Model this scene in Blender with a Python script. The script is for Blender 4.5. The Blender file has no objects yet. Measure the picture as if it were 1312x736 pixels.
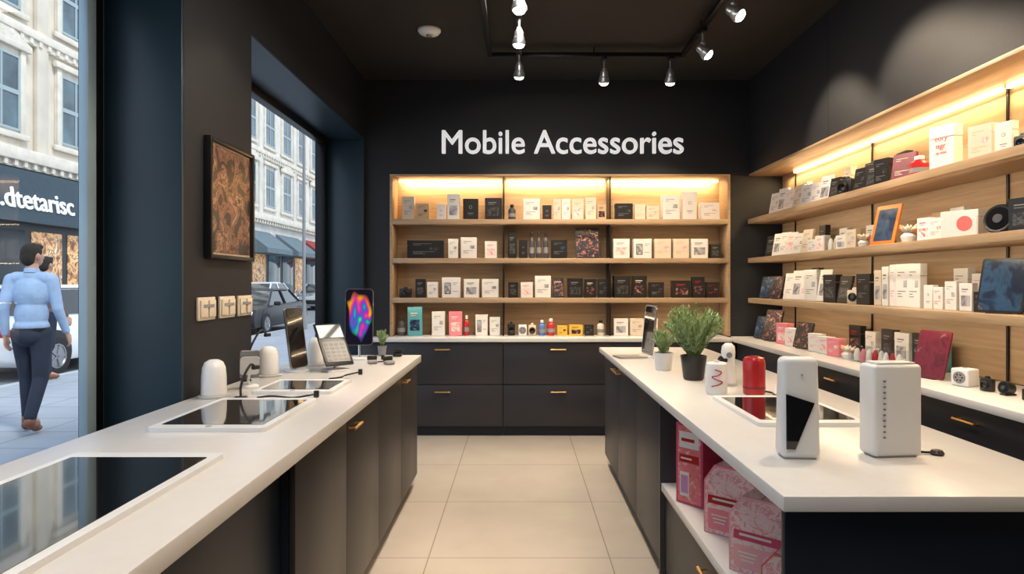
import bpy, bmesh, math, random
from mathutils import Vector, Matrix
random.seed(7)
S=bpy.context.scene
COL=S.collection
I4=Matrix.Identity(4)
rad=math.radians
def TR(x,y,z): return Matrix.Translation((x,y,z))
def RX(a): return Matrix.Rotation(rad(a),4,'X')
def RY(a): return Matrix.Rotation(rad(a),4,'Y')
def RZ(a): return Matrix.Rotation(rad(a),4,'Z')
# ------------------------------------------------------------ materials
MC={}
def M(name,col,rough=.5,metal=0,es=0,ecol=None,var=0,vscale=8,bump=0,bscale=60,coat=0,trans=0):
    if name in MC: return MC[name]
    m=bpy.data.materials.new(name); m.use_nodes=True
    nt=m.node_tree; b=nt.nodes['Principled BSDF']
    b.inputs['Base Color'].default_value=(*col,1)
    b.inputs['Roughness'].default_value=rough
    b.inputs['Metallic'].default_value=metal
    if coat: b.inputs['Coat Weight'].default_value=coat; b.inputs['Coat Roughness'].default_value=.08
    if trans: b.inputs['Transmission Weight'].default_value=trans
    if es:
        b.inputs['Emission Color'].default_value=(*(ecol or col),1)
        b.inputs['Emission Strength'].default_value=es
    if var or bump:
        tc=nt.nodes.new('ShaderNodeTexCoord'); n=nt.nodes.new('ShaderNodeTexNoise')
        n.inputs['Scale'].default_value=vscale; n.inputs['Detail'].default_value=4
        nt.links.new(tc.outputs['Object'],n.inputs['Vector'])
        if var:
            r=nt.nodes.new('ShaderNodeValToRGB')
            r.color_ramp.elements[0].position=.3; r.color_ramp.elements[1].position=.7
            r.color_ramp.elements[0].color=(*[max(0,c*(1-var)) for c in col],1)
            r.color_ramp.elements[1].color=(*[min(1,c*(1+var)) for c in col],1)
            nt.links.new(n.outputs['Fac'],r.inputs['Fac']); nt.links.new(r.outputs['Color'],b.inputs['Base Color'])
        if bump:
            n2=nt.nodes.new('ShaderNodeTexNoise'); n2.inputs['Scale'].default_value=bscale
            nt.links.new(tc.outputs['Object'],n2.inputs['Vector'])
            bp=nt.nodes.new('ShaderNodeBump'); bp.inputs['Strength'].default_value=bump; bp.inputs['Distance'].default_value=.01
            nt.links.new(n2.outputs['Fac'],bp.inputs['Height']); nt.links.new(bp.outputs['Normal'],b.inputs['Normal'])
    MC[name]=m; return m
def ART(name,cols,scale=18,kind='noise',es=0,rough=.3):
    if name in MC: return MC[name]
    m=M(name,cols[0],rough); nt=m.node_tree; b=nt.nodes['Principled BSDF']
    tc=nt.nodes.new('ShaderNodeTexCoord')
    if kind=='voronoi':
        n=nt.nodes.new('ShaderNodeTexVoronoi'); n.inputs['Scale'].default_value=scale; out=n.outputs['Distance']
    elif kind=='wave':
        n=nt.nodes.new('ShaderNodeTexWave'); n.inputs['Scale'].default_value=scale; n.inputs['Distortion'].default_value=9; n.inputs['Detail'].default_value=3; out=n.outputs['Fac']
    else:
        n=nt.nodes.new('ShaderNodeTexNoise'); n.inputs['Scale'].default_value=scale; n.inputs['Detail'].default_value=6; n.inputs['Distortion'].default_value=1.2; out=n.outputs['Fac']
    nt.links.new(tc.outputs['Object'],n.inputs['Vector'])
    r=nt.nodes.new('ShaderNodeValToRGB'); cr=r.color_ramp
    lo,hi=(.0,.75) if kind=='voronoi' else (.05,.95) if kind=='wave' else (.33,.68)
    k=len(cols)
    while len(cr.elements)<k: cr.elements.new(.5)
    for i,c in enumerate(cols):
        cr.elements[i].position=lo+(hi-lo)*i/(k-1)
    for i,c in enumerate(cols): cr.elements[i].color=(*c,1)
    nt.links.new(out,r.inputs['Fac']); nt.links.new(r.outputs['Color'],b.inputs['Base Color'])
    if es:
        nt.links.new(r.outputs['Color'],b.inputs['Emission Color']); b.inputs['Emission Strength'].default_value=es
    return m
def wood(name,axis='X'):
    m=M(name,(.5,.33,.19),.45); nt=m.node_tree; b=nt.nodes['Principled BSDF']
    tc=nt.nodes.new('ShaderNodeTexCoord'); mp=nt.nodes.new('ShaderNodeMapping')
    mp.inputs['Scale'].default_value=(1.2,14,22) if axis=='X' else (14,1.2,22)
    n=nt.nodes.new('ShaderNodeTexNoise'); n.inputs['Scale'].default_value=2.2; n.inputs['Detail'].default_value=8; n.inputs['Distortion'].default_value=.4
    r=nt.nodes.new('ShaderNodeValToRGB')
    r.color_ramp.elements[0].position=.3; r.color_ramp.elements[0].color=(.37,.245,.14,1)
    r.color_ramp.elements[1].position=.7; r.color_ramp.elements[1].color=(.48,.335,.205,1)
    nt.links.new(tc.outputs['Object'],mp.inputs['Vector']); nt.links.new(mp.outputs['Vector'],n.inputs['Vector'])
    nt.links.new(n.outputs['Fac'],r.inputs['Fac']); nt.links.new(r.outputs['Color'],b.inputs['Base Color'])
    bp=nt.nodes.new('ShaderNodeBump'); bp.inputs['Strength'].default_value=.06; nt.links.new(n.outputs['Fac'],bp.inputs['Height']); nt.links.new(bp.outputs['Normal'],b.inputs['Normal'])
    return m
def tilemat(name,c1,c2,mort,w,h,ox,oy,ms=.005,rough=.35,nf=.35):
    m=M(name,c1,rough); nt=m.node_tree; b=nt.nodes['Principled BSDF']
    tc=nt.nodes.new('ShaderNodeTexCoord'); mp=nt.nodes.new('ShaderNodeMapping')
    mp.inputs['Location'].default_value=(ox,oy,0)
    br=nt.nodes.new('ShaderNodeTexBrick'); br.offset=0; br.inputs['Scale'].default_value=1
    br.inputs['Brick Width'].default_value=w; br.inputs['Row Height'].default_value=h
    br.inputs['Mortar Size'].default_value=ms; br.inputs['Mortar Smooth'].default_value=.2
    br.inputs['Color1'].default_value=(*c1,1); br.inputs['Color2'].default_value=(*c2,1); br.inputs['Mortar'].default_value=(*mort,1)
    n=nt.nodes.new('ShaderNodeTexNoise'); n.inputs['Scale'].default_value=3; n.inputs['Detail'].default_value=8
    mx=nt.nodes.new('ShaderNodeMix'); mx.data_type='RGBA'; mx.blend_type='MULTIPLY'; mx.inputs['Factor'].default_value=nf
    r=nt.nodes.new('ShaderNodeValToRGB'); r.color_ramp.elements[0].position=.3; r.color_ramp.elements[0].color=(.7,.68,.66,1); r.color_ramp.elements[1].position=.65
    L=nt.links.new
    L(tc.outputs['Object'],mp.inputs['Vector']); L(mp.outputs['Vector'],br.inputs['Vector']); L(tc.outputs['Object'],n.inputs['Vector'])
    L(n.outputs['Fac'],r.inputs['Fac']); L(br.outputs['Color'],mx.inputs['A']); L(r.outputs['Color'],mx.inputs['B']); L(mx.outputs['Result'],b.inputs['Base Color'])
    bp=nt.nodes.new('ShaderNodeBump'); bp.invert=True; bp.inputs['Strength'].default_value=.2; bp.inputs['Distance'].default_value=.003
    L(br.outputs['Fac'],bp.inputs['Height']); L(bp.outputs['Normal'],b.inputs['Normal'])
    return m
def glassmat(name,tint=(.93,.97,1)):
    m=bpy.data.materials.new(name); m.use_nodes=True; nt=m.node_tree; nt.nodes.clear()
    o=nt.nodes.new('ShaderNodeOutputMaterial'); t=nt.nodes.new('ShaderNodeBsdfTransparent'); g=nt.nodes.new('ShaderNodeBsdfGlossy')
    g.inputs['Roughness'].default_value=.01; t.inputs['Color'].default_value=(*tint,1)
    f=nt.nodes.new('ShaderNodeLayerWeight'); f.inputs['Blend'].default_value=.5
    pw=nt.nodes.new('ShaderNodeMath'); pw.operation='POWER'; pw.inputs[1].default_value=4
    ma=nt.nodes.new('ShaderNodeMath'); ma.operation='MULTIPLY_ADD'; ma.inputs[1].default_value=.45; ma.inputs[2].default_value=.03
    mx=nt.nodes.new('ShaderNodeMixShader'); L=nt.links.new
    L(f.outputs['Facing'],pw.inputs[0]); L(pw.outputs[0],ma.inputs[0]); L(ma.outputs[0],mx.inputs[0])
    L(t.outputs[0],mx.inputs[1]); L(g.outputs[0],mx.inputs[2]); L(mx.outputs[0],o.inputs[0])
    return m
CHAR=M('charcoal_wall_paint',(.0062,.0080,.0125),.6,var=.12,bump=.03)
CEIL=M('ceiling_paint',(.009,.008,.008),.7,var=.15)
DAYBLUE=M('daylight_blue_panel',(.012,.032,.05),.4,var=.1,vscale=3)  # blue daylight cast on the window reveals, put into the colour
CAB=M('cabinet_charcoal',(.024,.024,.031),.42,var=.04,vscale=5)
CABW=M('cabinet_taupe_charcoal',(.025,.0225,.0235),.42,var=.03,vscale=3)
CABD=M('cabinet_dark_navy',(.0055,.011,.023),.4,var=.1)
BLK=M('black_plastic',(.012,.012,.013),.35,bump=.02)
BLKM=M('black_metal',(.015,.015,.017),.35,metal=.6)
SCR=M('dark_glass_screen',(.008,.009,.011),.03,coat=1)
QUARTZ=M('white_quartz_worktop',(.70,.69,.68),.24,var=.015,vscale=25)
OAKX=wood('light_oak_x','X'); OAKY=wood('light_oak_y','Y')
GOLD=M('brushed_brass',(.85,.52,.2),.28,metal=1,bump=.03)
WHT=M('white_plastic',(.78,.79,.8),.3,var=.02)
WHT2=M('white_card',(.72,.71,.69),.55,var=.03)
CREAM=M('cream_card',(.64,.56,.45),.6,var=.05)
TAN=M('tan_card',(.5,.36,.22),.6,var=.06)
GREY=M('grey_plastic',(.24,.24,.25),.4,var=.05)
LGREY=M('light_grey_ink',(.4,.4,.4),.5)
MGREY=M('mid_grey_ink',(.22,.21,.21),.5)
KEYG=M('dark_key_plastic',(.028,.028,.03),.35,var=.1)
DGREY=M('dark_grey_ink',(.05,.05,.06),.4,var=.1)
FGREY=M('faint_grey_ink',(.16,.15,.15),.5)
RED=M('red_lacquer',(.42,.01,.015),.3,var=.05,coat=.3)
PINK=M('pink_card',(.78,.24,.29),.5,var=.08)
PPINK=M('pale_pink_card',(.78,.40,.42),.5,var=.06)
LILAC=M('lilac_card',(.5,.26,.5),.5,var=.06)
HPINK=M('magenta_card',(.55,.06,.14),.5,var=.08)
CORAL=M('coral_card',(.72,.15,.14),.5,var=.08)
TEAL=M('teal_card',(.1,.35,.4),.5,var=.1)
ORG=M('orange_plastic',(.85,.22,.03),.4,var=.06)
YEL=M('yellow_card',(.7,.42,.05),.5,var=.06)
BURG=M('burgundy_card',(.16,.012,.03),.4,var=.1)
BLUE=M('blue_ink',(.06,.15,.45),.4,var=.1)
CHROME=M('satin_chrome',(.75,.75,.76),.2,metal=1)
SILV=M('silver_grey_housing',(.36,.36,.37),.3,metal=.8)
LED=M('warm_led_strip',(1,.75,.4),.5,es=8,ecol=(1,.74,.38))
LAMPON=M('spot_lamp_lens',(1,.9,.75),.3,es=22,ecol=(1,.88,.70))
SIGNW=M('sign_letter_white',(.86,.88,.9),.4,es=.42,ecol=(.97,.98,1))  # glow put into the material to whiten the letters, not a lit sign
LEAF=M('leaf_green',(.30,.42,.19),.5,var=.35,vscale=40)
STEM=M('stem_green',(.2,.3,.12),.6,var=.2)
SOIL=M('potting_soil',(.04,.025,.015),.9,var=.4,vscale=60,bump=.5)
ACRY=glassmat('clear_acrylic',(.9,.92,.94))
GLASS=glassmat('window_glass',(.95,.98,1))
A_DK=ART('art_dark_floral',[(.01,.01,.015),(.012,.012,.015),(.02,.02,.03),(.3,.1,.08),(.5,.34,.26)],30)
A_BL=ART('art_black_grey',[(.012,.012,.014),(.02,.02,.022),(.1,.1,.1),(.02,.02,.02)],40)
A_PK=ART('art_pink_white',[(.75,.68,.64),(.75,.68,.64),(.75,.3,.33),(.75,.7,.66)],22)
A_RD=ART('art_red_scribble',[(.75,.73,.7),(.75,.73,.7),(.55,.05,.07),(.75,.73,.7)],30)
A_BW=ART('art_grey_device',[(.12,.12,.14),(.4,.4,.43),(.6,.6,.6)],14)
A_BLU=ART('art_blue_black',[(.01,.012,.02),(.012,.02,.035),(.03,.08,.17),(.3,.35,.4)],20)
A_BG=ART('art_burgundy_cover',[(.07,.006,.014),(.11,.01,.024),(.15,.014,.035),(.13,.012,.03),(.4,.24,.24)],14)
A_SET=ART('art_sunset_screen',[(.006,.012,.03),(.008,.016,.04),(.02,.06,.12),(.015,.035,.07),(.3,.13,.09)],9,es=.25)
A_ORS=ART('art_warm_screen',[(.012,.02,.05),(.03,.06,.12),(.05,.08,.13),(.3,.14,.1)],11,es=.15)
A_PIC=ART('art_bark_painting',[(.01,.008,.01),(.012,.01,.012),(.014,.01,.01),(.26,.11,.065),(.03,.016,.012),(.40,.22,.14),(.02,.012,.01)],10)
A_PK2=ART('art_pink_package',[(.66,.12,.15),(.70,.2,.22),(.70,.2,.22),(.8,.55,.53)],38)
A_PPR=ART('art_pale_pink_print',[(.78,.66,.65),(.8,.52,.54),(.78,.70,.68),(.72,.25,.3),(.78,.6,.6)],42)
# ------------------------------------------------------------ mesh builder
class MB:
    def __init__(s): s.bm=bmesh.new(); s.mats=[]
    def mi(s,m):
        if m not in s.mats: s.mats.append(m)
        return s.mats.index(m)
    def add(s,t,m,T=None,smooth=False):
        T=T or I4; i=s.mi(m); t.verts.index_update()
        vs=[s.bm.verts.new(T@v.co) for v in t.verts]
        for f in t.faces:
            nf=s.bm.faces.new([vs[v.index] for v in f.verts]); nf.material_index=i; nf.smooth=smooth
        t.free(); return s
    def box(s,c,d,m,bev=0,seg=2,T=None,top=None):
        t=bmesh.new(); bmesh.ops.create_cube(t,size=1)
        for v in t.verts:
            k=1,1
            if top and v.co.z>0: k=top
            v.co=Vector((v.co.x*d[0]*k[0],v.co.y*d[1]*k[1],v.co.z*d[2]))
        if bev: bmesh.ops.bevel(t,geom=list(t.edges),offset=bev,segments=seg,affect='EDGES',profile=.5)
        return s.add(t,m,(T or I4)@TR(*c))
    def b(s,x0,x1,y0,y1,z0,z1,m,bev=0,seg=2):
        return s.box(((x0+x1)/2,(y0+y1)/2,(z0+z1)/2),(abs(x1-x0),abs(y1-y0),abs(z1-z0)),m,bev,seg)
    def lathe(s,prof,m,seg=24,T=None,smooth=True):
        t=bmesh.new(); rings=[]
        for r,z in prof:
            if r<1e-6: rings.append([t.verts.new((0,0,z))])
            else: rings.append([t.verts.new((r*math.cos(2*math.pi*i/seg),r*math.sin(2*math.pi*i/seg),z)) for i in range(seg)])
        for a,b in zip(rings,rings[1:]):
            for i in range(seg):
                j=(i+1)%seg
                if len(a)==1 and len(b)==1: continue
                if len(a)==1: t.faces.new((a[0],b[i],b[j]))
                elif len(b)==1: t.faces.new((a[i],a[j],b[0]))
                else: t.faces.new((a[i],a[j],b[j],b[i]))
        bmesh.ops.recalc_face_normals(t,faces=list(t.faces))
        return s.add(t,m,T,smooth)
    def cyl(s,r,z0,z1,m,seg=20,T=None,r2=None):
        r2=r if r2 is None else r2
        return s.lathe([(0,z0),(r,z0),(r2,z1),(0,z1)],m,seg,T)
    def sph(s,c,r,m,T=None,u=16,v=10):
        t=bmesh.new(); bmesh.ops.create_uvsphere(t,u_segments=u,v_segments=v,radius=1)
        if not hasattr(r,'__len__'): r=(r,r,r)
        for q in t.verts: q.co=Vector((q.co.x*r[0],q.co.y*r[1],q.co.z*r[2]))
        return s.add(t,m,(T or I4)@TR(*c),True)
    def prism(s,pts,z0,z1,m,T=None,bev=0,smooth=False):
        t=bmesh.new(); a=[t.verts.new((x,y,z0)) for x,y in pts]; b=[t.verts.new((x,y,z1)) for x,y in pts]
        n=len(pts)
        t.faces.new(a[::-1]); t.faces.new(b)
        for i in range(n): t.faces.new((a[i],a[(i+1)%n],b[(i+1)%n],b[i]))
        bmesh.ops.recalc_face_normals(t,faces=list(t.faces))
        if bev: bmesh.ops.bevel(t,geom=list(t.edges),offset=bev,segments=2,affect='EDGES',profile=.5)
        return s.add(t,m,T,smooth)
    def slab(s,w,h,t0,t1,r,m,T=None,n=5,c=(0,0)):
        pts=[]
        for cx,cy,a0 in ((w/2-r,h/2-r,0),(-w/2+r,h/2-r,90),(-w/2+r,-h/2+r,180),(w/2-r,-h/2+r,270)):
            for i in range(n+1):
                a=rad(a0+90*i/n); pts.append((c[0]+cx+r*math.cos(a),c[1]+cy+r*math.sin(a)))
        return s.prism(pts,t0,t1,m,T)
    def tube(s,pts,r,m,seg=8,T=None):
        t=bmesh.new(); P=[Vector(p) for p in pts]; rings=[]
        for i,p in enumerate(P):
            d=(P[min(i+1,len(P)-1)]-P[max(i-1,0)]).normalized()
            q=d.to_track_quat('Z','Y')
            rr=r[i] if hasattr(r,'__len__') else r
            rings.append([t.verts.new(p+q@Vector((rr*math.cos(2*math.pi*k/seg),rr*math.sin(2*math.pi*k/seg),0))) for k in range(seg)])
        for a,b in zip(rings,rings[1:]):
            off=min(range(seg),key=lambda o:(a[0].co-b[o].co).length)
            for i in range(seg):
                j=(i+1)%seg; t.faces.new((a[i],a[j],b[(j+off)%seg],b[(i+off)%seg]))
        t.faces.new(rings[0][::-1]); t.faces.new(rings[-1])
        bmesh.ops.recalc_face_normals(t,faces=list(t.faces))
        return s.add(t,m,T,True)
    def mesh(s,name):
        me=bpy.data.meshes.new(name); s.bm.to_mesh(me); s.bm.free()
        for m in s.mats: me.materials.append(m)
        try: me.set_sharp_from_angle(angle=rad(38))
        except Exception: pass
        return me
def smooth_pts(pts,n=6):
    P=[Vector(p) for p in pts]; out=[]
    for i in range(len(P)-1):
        p0=P[max(i-1,0)];p1=P[i];p2=P[i+1];p3=P[min(i+2,len(P)-1)]
        for k in range(n):
            t=k/n; out.append(.5*((2*p1)+(-p0+p2)*t+(2*p0-5*p1+4*p2-p3)*t*t+(-p0+3*p1-3*p2+p3)*t**3))
    out.append(P[-1]); return out
# ------------------------------------------------------------ object helpers
def mk(name,me,parent=None,loc=(0,0,0),rot=(0,0,0)):
    o=bpy.data.objects.new(name,me); COL.objects.link(o); o.location=loc; o.rotation_euler=rot
    if parent: o.parent=parent
    if me is None: o.empty_display_size=.05
    return o
def P(name,mb,loc=(0,0,0),kids=(),label=None,rot=(0,0,0)):
    me=mb.mesh(name) if isinstance(mb,MB) else mb
    return (name,me,loc,rot,kids,label)
def addpart(root,p):
    o=mk(p[0],p[1],root,p[2],p[3])
    if p[5]: o['label']=p[5]
    for k in p[4]: addpart(o,k)
    return o
def thing(name,label,cat,parts,loc=(0,0,0),rz=0,rx=0,group=None):
    if len(parts)==1:
        p=parts[0]; root=mk(name,p[1],None,loc,(rad(rx),0,rad(rz)))
        for k in p[4]: addpart(root,k)
    else:
        root=mk(name,None,None,loc,(rad(rx),0,rad(rz)))
        for p in parts: addpart(root,p)
    root['label']=label; root['category']=cat
    if group: root['group']=group
    return root
def struct(name,mb,label=None,kids=()):
    o=mk(name,mb.mesh(name)); o['kind']='structure'
    o['label']=label or name.replace('_',' '); o['category']=name.split('_')[0]
    for k in kids: addpart(o,k)
    return o
def textmesh(txt,m,w=None,h=None,ext=.01,bold=0,name='lettering'):
    cu=bpy.data.curves.new(name,'FONT'); cu.body=txt; cu.size=1; cu.align_x='CENTER'; cu.extrude=.02
    o=bpy.data.objects.new('tmp',cu); COL.objects.link(o)
    bpy.context.view_layer.update()
    dg=bpy.context.evaluated_depsgraph_get(); src=bpy.data.meshes.new_from_object(o.evaluated_get(dg))
    bpy.data.objects.remove(o)
    xs=[v.co.x for v in src.vertices]; ys=[v.co.y for v in src.vertices]
    cx=(min(xs)+max(xs))/2; y0=min(ys)
    kx=w/(max(xs)-min(xs)) if w else None; ky=h/(max(ys)-y0) if h else None
    kx=kx or ky; ky=ky or kx
    bm=bmesh.new(); sh=[(0,0,0)] if not bold else [(-bold,0,0),(bold,0,.0006),(0,bold*.7,.0012),(0,-bold*.7,.0018),(0,0,.0024)]
    for dx,dy,dz in sh:
        t=bmesh.new(); t.from_mesh(src); t.verts.index_update()
        vs=[bm.verts.new(((v.co.x+dx-cx)*kx,(v.co.y+dy)*ky,(v.co.z+.02)/.04*ext+(dz if v.co.z>0 else 0))) for v in t.verts]
        for f in t.faces:
            try: bm.faces.new([vs[v.index] for v in f.verts])
            except ValueError: pass
        t.free()
    me=bpy.data.meshes.new(name); bm.to_mesh(me); bm.free(); me.materials.append(m); return me
# ============================================================ ROOM
XL,XLW,XLO=-1.43,-1.76,-1.88
XR,XRN=2.14,2.45
YB,YBN=5.95,6.20
YF=-1.7; ZC=3.28; ZH=2.73; ZN=2.385; ZS=.3
FT=tilemat('beige_floor_tile',(.52,.47,.415),(.505,.455,.40),(.31,.27,.23),.92,.83,.46,-4.91+8.3,ms=.0035,rough=.22,nf=.25)
struct('floor',MB().b(XLO,2.7,YF,6.4,-.1,0,FT),'large beige stone floor tiles with thin joints')
struct('ceiling',MB().b(XLO,2.7,YF,6.4,ZC,ZC+.12,CEIL),'matte black painted ceiling')
w=MB()
w.b(XLO,XL,2.73,3.42,0,ZC,CHAR).b(XLO,XL,YF,2.73,ZH,ZC,CHAR).b(XLO,XL,3.42,5.9,ZH,ZC,CHAR).b(XLO,XL,5.9,6.4,0,ZC,CHAR)
w.b(XLO,XL,YF,-.6,0,ZH,CHAR).b(XLO,XL,-.6,2.73,0,ZS,CHAR).b(XLO,XL,3.42,5.9,0,ZS,CHAR)
struct('wall_left',w,'charcoal wall with two tall window openings')
w=MB()
w.b(XL,-1.2,YB,6.4,0,ZC,CHAR).b(1.962,2.7,YB,6.4,0,ZC,CHAR).b(-1.2,1.962,YB,6.4,ZN+.02,ZC,CHAR).b(-1.2,1.962,YBN+.02,6.4,0,ZN+.02,CHAR)
struct('wall_back',w,'charcoal wall with a recessed shelving niche')
w=MB()
w.b(XR,2.7,YF,4.428,ZN+.02,ZC,CHAR).b(XR,2.7,4.432,YB,ZN+.02,ZC,CHAR).b(XRN+.02,2.7,YF,YB,0,ZN+.02,CHAR).b(XR,XRN+.02,YF,-.3,0,ZN+.02,CHAR)
struct('wall_right',w,'charcoal wall with overhanging bulkhead above the shelves')
struct('wall_front',MB().b(XLO,2.7,YF-.12,YF,0,ZC,CHAR),'charcoal wall')
struct('trim_1',MB().b(XLW,XL,2.712,2.73,ZS,ZH,DAYBLUE,.002),'window reveal panel with bluish daylight put into its colour')
struct('trim_2',MB().b(XLW,XL,5.882,5.9,ZS,ZH,DAYBLUE,.002).b(XLW,XL,3.42,5.88,ZH-.012,ZH,DAYBLUE),'window reveal panel with bluish daylight put into its colour')
ALU=M('daylight_tinted_aluminium',(.34,.46,.54),.35,metal=.3,var=.08,vscale=2)  # daylight reflected by the metal is put into this blue-grey colour
def pane(x,y0,y1,z0,z1,m):
    mb=MB(); mb.mi(m); mb.bm.faces.new([mb.bm.verts.new(p) for p in ((x,y0,z0),(x,y1,z0),(x,y1,z1),(x,y0,z1))]); return mb
def window(n,y0,y1,right_w,strip):
    f=MB(); x0,x1=XLW-.07,XLW
    if strip: x0=XLW-.03
    f.b(x0,x1,y0,y1,ZH-.07,ZH-.012,BLKM,.004).b(x0,x1,y0,y1,ZS,ZS+.07,BLKM,.004)
    f.b(x0,x1,y0,y0+.06,ZS+.07,ZH-.07,BLKM,.004).b(x0,x1,y1-right_w,y1,ZS+.07,ZH-.07,BLKM,.004)
    if strip: f.b(x0+.002,x1+.01,y1-right_w-.055,y1-right_w,ZS+.07,ZH-.07,ALU,.004)
    kids=[P('glass_pane',pane(x0+.015,y0+.06,y1-right_w-(.055 if strip else 0),ZS+.07,ZH-.07,GLASS),label='clear shop window glass')]
    struct('window_%d'%n,f,'tall shop window with dark metal frame',kids)
window(1,-.6,2.712,.06,True)
window(2,3.42,5.882,.09,False)
# ============================================================ back shelving
def shelf_back():
    parts=[]
    bp=MB(); bp.b(-1.2,1.962,YBN,YBN+.02,.9,ZN,OAKX)
    for z in (1.43,1.79,2.15,1.08): bp.b(-1.2,1.962,YBN-.002,YBN,z-.004,z+.004,TAN)
    parts.append(P('back_panel',bp))
    parts.append(P('side_panel',MB().b(-1.2,-1.175,YB-.01,YBN-.003,.9,ZN,OAKX,.002)))
    parts.append(P('side_panel',MB().b(1.937,1.962,YB-.01,YBN-.003,.9,ZN,OAKX,.002)))
    parts.append(P('top_panel',MB().b(-1.2,1.962,YB-.01,YBN-.003,ZN,ZN+.02,OAKX,.002)))
    for z in (1.986,1.624,1.255):
        parts.append(P('shelf',MB().b(-1.174,1.936,5.93,YBN-.004,z-.045,z,OAKX,.003)))
    for x in (-.145,.849):
        parts.append(P('upright',MB().b(x-.006,x+.006,5.958,YBN-.003,1.256,1.578,BLKM).b(x-.006,x+.006,5.958,YBN-.003,1.625,1.94,BLKM).b(x-.006,x+.006,5.958,YBN-.003,1.987,ZN-.001,BLKM).b(x-.006,x+.006,5.958,YBN-.003,.902,1.209,BLKM)))
    for a,b in ((-1.16,-.165),(-.125,.83),(.868,1.92)):
        parts.append(P('led_strip',MB().b(a,b,YBN-.03,YBN-.006,ZN-.022,ZN-.002,LED,.003),label='warm glowing light strip'))
    thing('wall_shelf_unit','light oak recessed wall shelves with warm light strip','shelves',parts)
shelf_back()
def shelf_right():
    parts=[]
    bp=MB(); bp.b(XRN,XRN+.02,-.3,YB,.9,ZN,OAKY)
    for z in (1.06,1.43,1.53,1.79,1.89,2.15): bp.b(XRN-.002,XRN,-.3,YB,z-.004,z+.004,TAN)
    parts.append(P('back_panel',bp))
    parts.append(P('top_panel',MB().b(XR-.005,XRN-.003,-.29,YB-.003,ZN,ZN+.02,OAKY,.002)))
    for z in (1.986,1.624,1.255):
        parts.append(P('shelf',MB().b(2.125,XRN-.004,-.29,YB-.004,z-.045,z,OAKY,.003)))
    ys=(.8,2.0,3.2,4.43,5.66)
    for y in ys:
        a,b=XRN-.010,XRN-.0025
        parts.append(P('upright',MB().b(a,b,y-.007,y+.007,1.256,1.578,BLKM).b(a,b,y-.007,y+.007,1.625,1.94,BLKM).b(a,b,y-.007,y+.007,1.987,ZN-.001,BLKM).b(a,b,y-.007,y+.007,.902,1.209,BLKM)))
    for a,b in zip(ys,ys[1:]):
        parts.append(P('led_strip',MB().b(XRN-.03,XRN-.006,a+.02,b-.02,ZN-.022,ZN-.002,LED,.003),label='warm glowing light strip'))
    thing('wall_shelf_unit','long light oak wall shelves lit by warm strips','shelves',parts)
shelf_right()
# ============================================================ cabinets
def handle(L=.14):
    h=MB(); r=.006
    h.tube([(-L/2,-.028,0),(L/2,-.028,0)],r,GOLD,8)
    for x in (-L/2+.015,L/2-.015): h.tube([(x,-.03,0),(x,0,0)],.005,GOLD,8)
    return h.mesh('handle')
HM=handle(); HM2=handle(.13)
def drawer_cab(x0,x1,yfront,yback):
    W=x1-x0; D=yback-yfront
    parts=[P('body',MB().b(-W/2+.001,W/2-.001,.021,D,.085,.858,CABD).b(-W/2+.001,W/2-.001,.05,D,.002,.085,CABD))]
    for z0,z1 in ((.095,.468),(.476,.852)):
        parts.append(P('drawer',MB().b(-W/2+.004,W/2-.004,0,.02,z0,z1,CAB,.002),
            kids=[P('handle',HM,(0,0,z1-.06),label='brass bar handle')]))
    return parts
for x0,x1 in ((-1.24,-.145),(-.145,.855),(.855,1.95)):
    thing('drawer_cabinet','charcoal drawer cabinet with two wide drawers and brass handles','cabinet',drawer_cab(x0,x1,5.8,YB-.002),((x0+x1)/2,5.8,0),group='drawer cabinets under the shelves')
thing('filler_panel','narrow charcoal cabinet end panel','cabinet',[P('body',MB().b(XL+.003,-1.243,5.8,YB-.002,.002,.858,CAB,.002))])
wt=MB().b(XL+.003,1.925,5.77,YB-.001,.86,.898,QUARTZ,.003); wt.b(-1.172,1.925,YB-.003,YBN-.005,.86,.898,QUARTZ)
thing('worktop','white quartz worktop over the charcoal drawers','worktop',[P('slab',wt)])
for y0,y1 in ((4.6,5.79),(3.4,4.6),(2.2,3.4),(1.0,2.2)):
    thing('drawer_cabinet','charcoal drawer cabinet along the long shelf wall','cabinet',drawer_cab(y0,y1,1.97,XRN-.002),(1.97,(y0+y1)/2,0),rz=-90,group='drawer cabinets under the shelves')
thing('worktop','long white quartz ledge below the oak shelves','worktop',[P('slab',MB().b(1.93,XRN-.004,.9,5.768,.86,.898,QUARTZ,.003).b(1.966,XRN-.004,5.768,YB-.004,.86,.898,QUARTZ))])
def door_cab(W,D,mat,hx=None,hz=.8):
    parts=[P('body',MB().b(-W/2+.001,W/2-.001,.021,D,.08,.846,CABD).b(-W/2+.001,W/2-.001,.05,D,.002,.08,CABD))]
    kids=[] if hx is None else [P('handle',HM2,(hx,0,hz),label='brass bar handle')]
    parts.append(P('door',MB().b(-W/2+.0025,W/2-.0025,0,.02,.085,.842,mat,.002),kids=kids))
    return parts
for y0,hx in ((2.0,None),(2.6,-.22),(3.2,None),(3.8,-.22)):
    thing('cupboard','dark taupe base cupboard under the white counter','cabinet',door_cab(.6,.66,CABW,hx,.8),(-.70,y0+.3,0),rz=90,group='cupboards under the display counter')
thing('cupboard','dark navy plain base unit under the white counter','cabinet',[P('body',MB().b(-1.38,-.76,.25,1.995,.002,.846,CABD,.002)),P('panel',MB().b(-.759,-.745,.25,1.995,.06,.842,CABD,.002))])
thing('display_counter_top','long white quartz display counter top','worktop',[P('slab',MB().b(-1.425,-.675,.2,4.42,.85,.898,QUARTZ,.004))])
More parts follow.
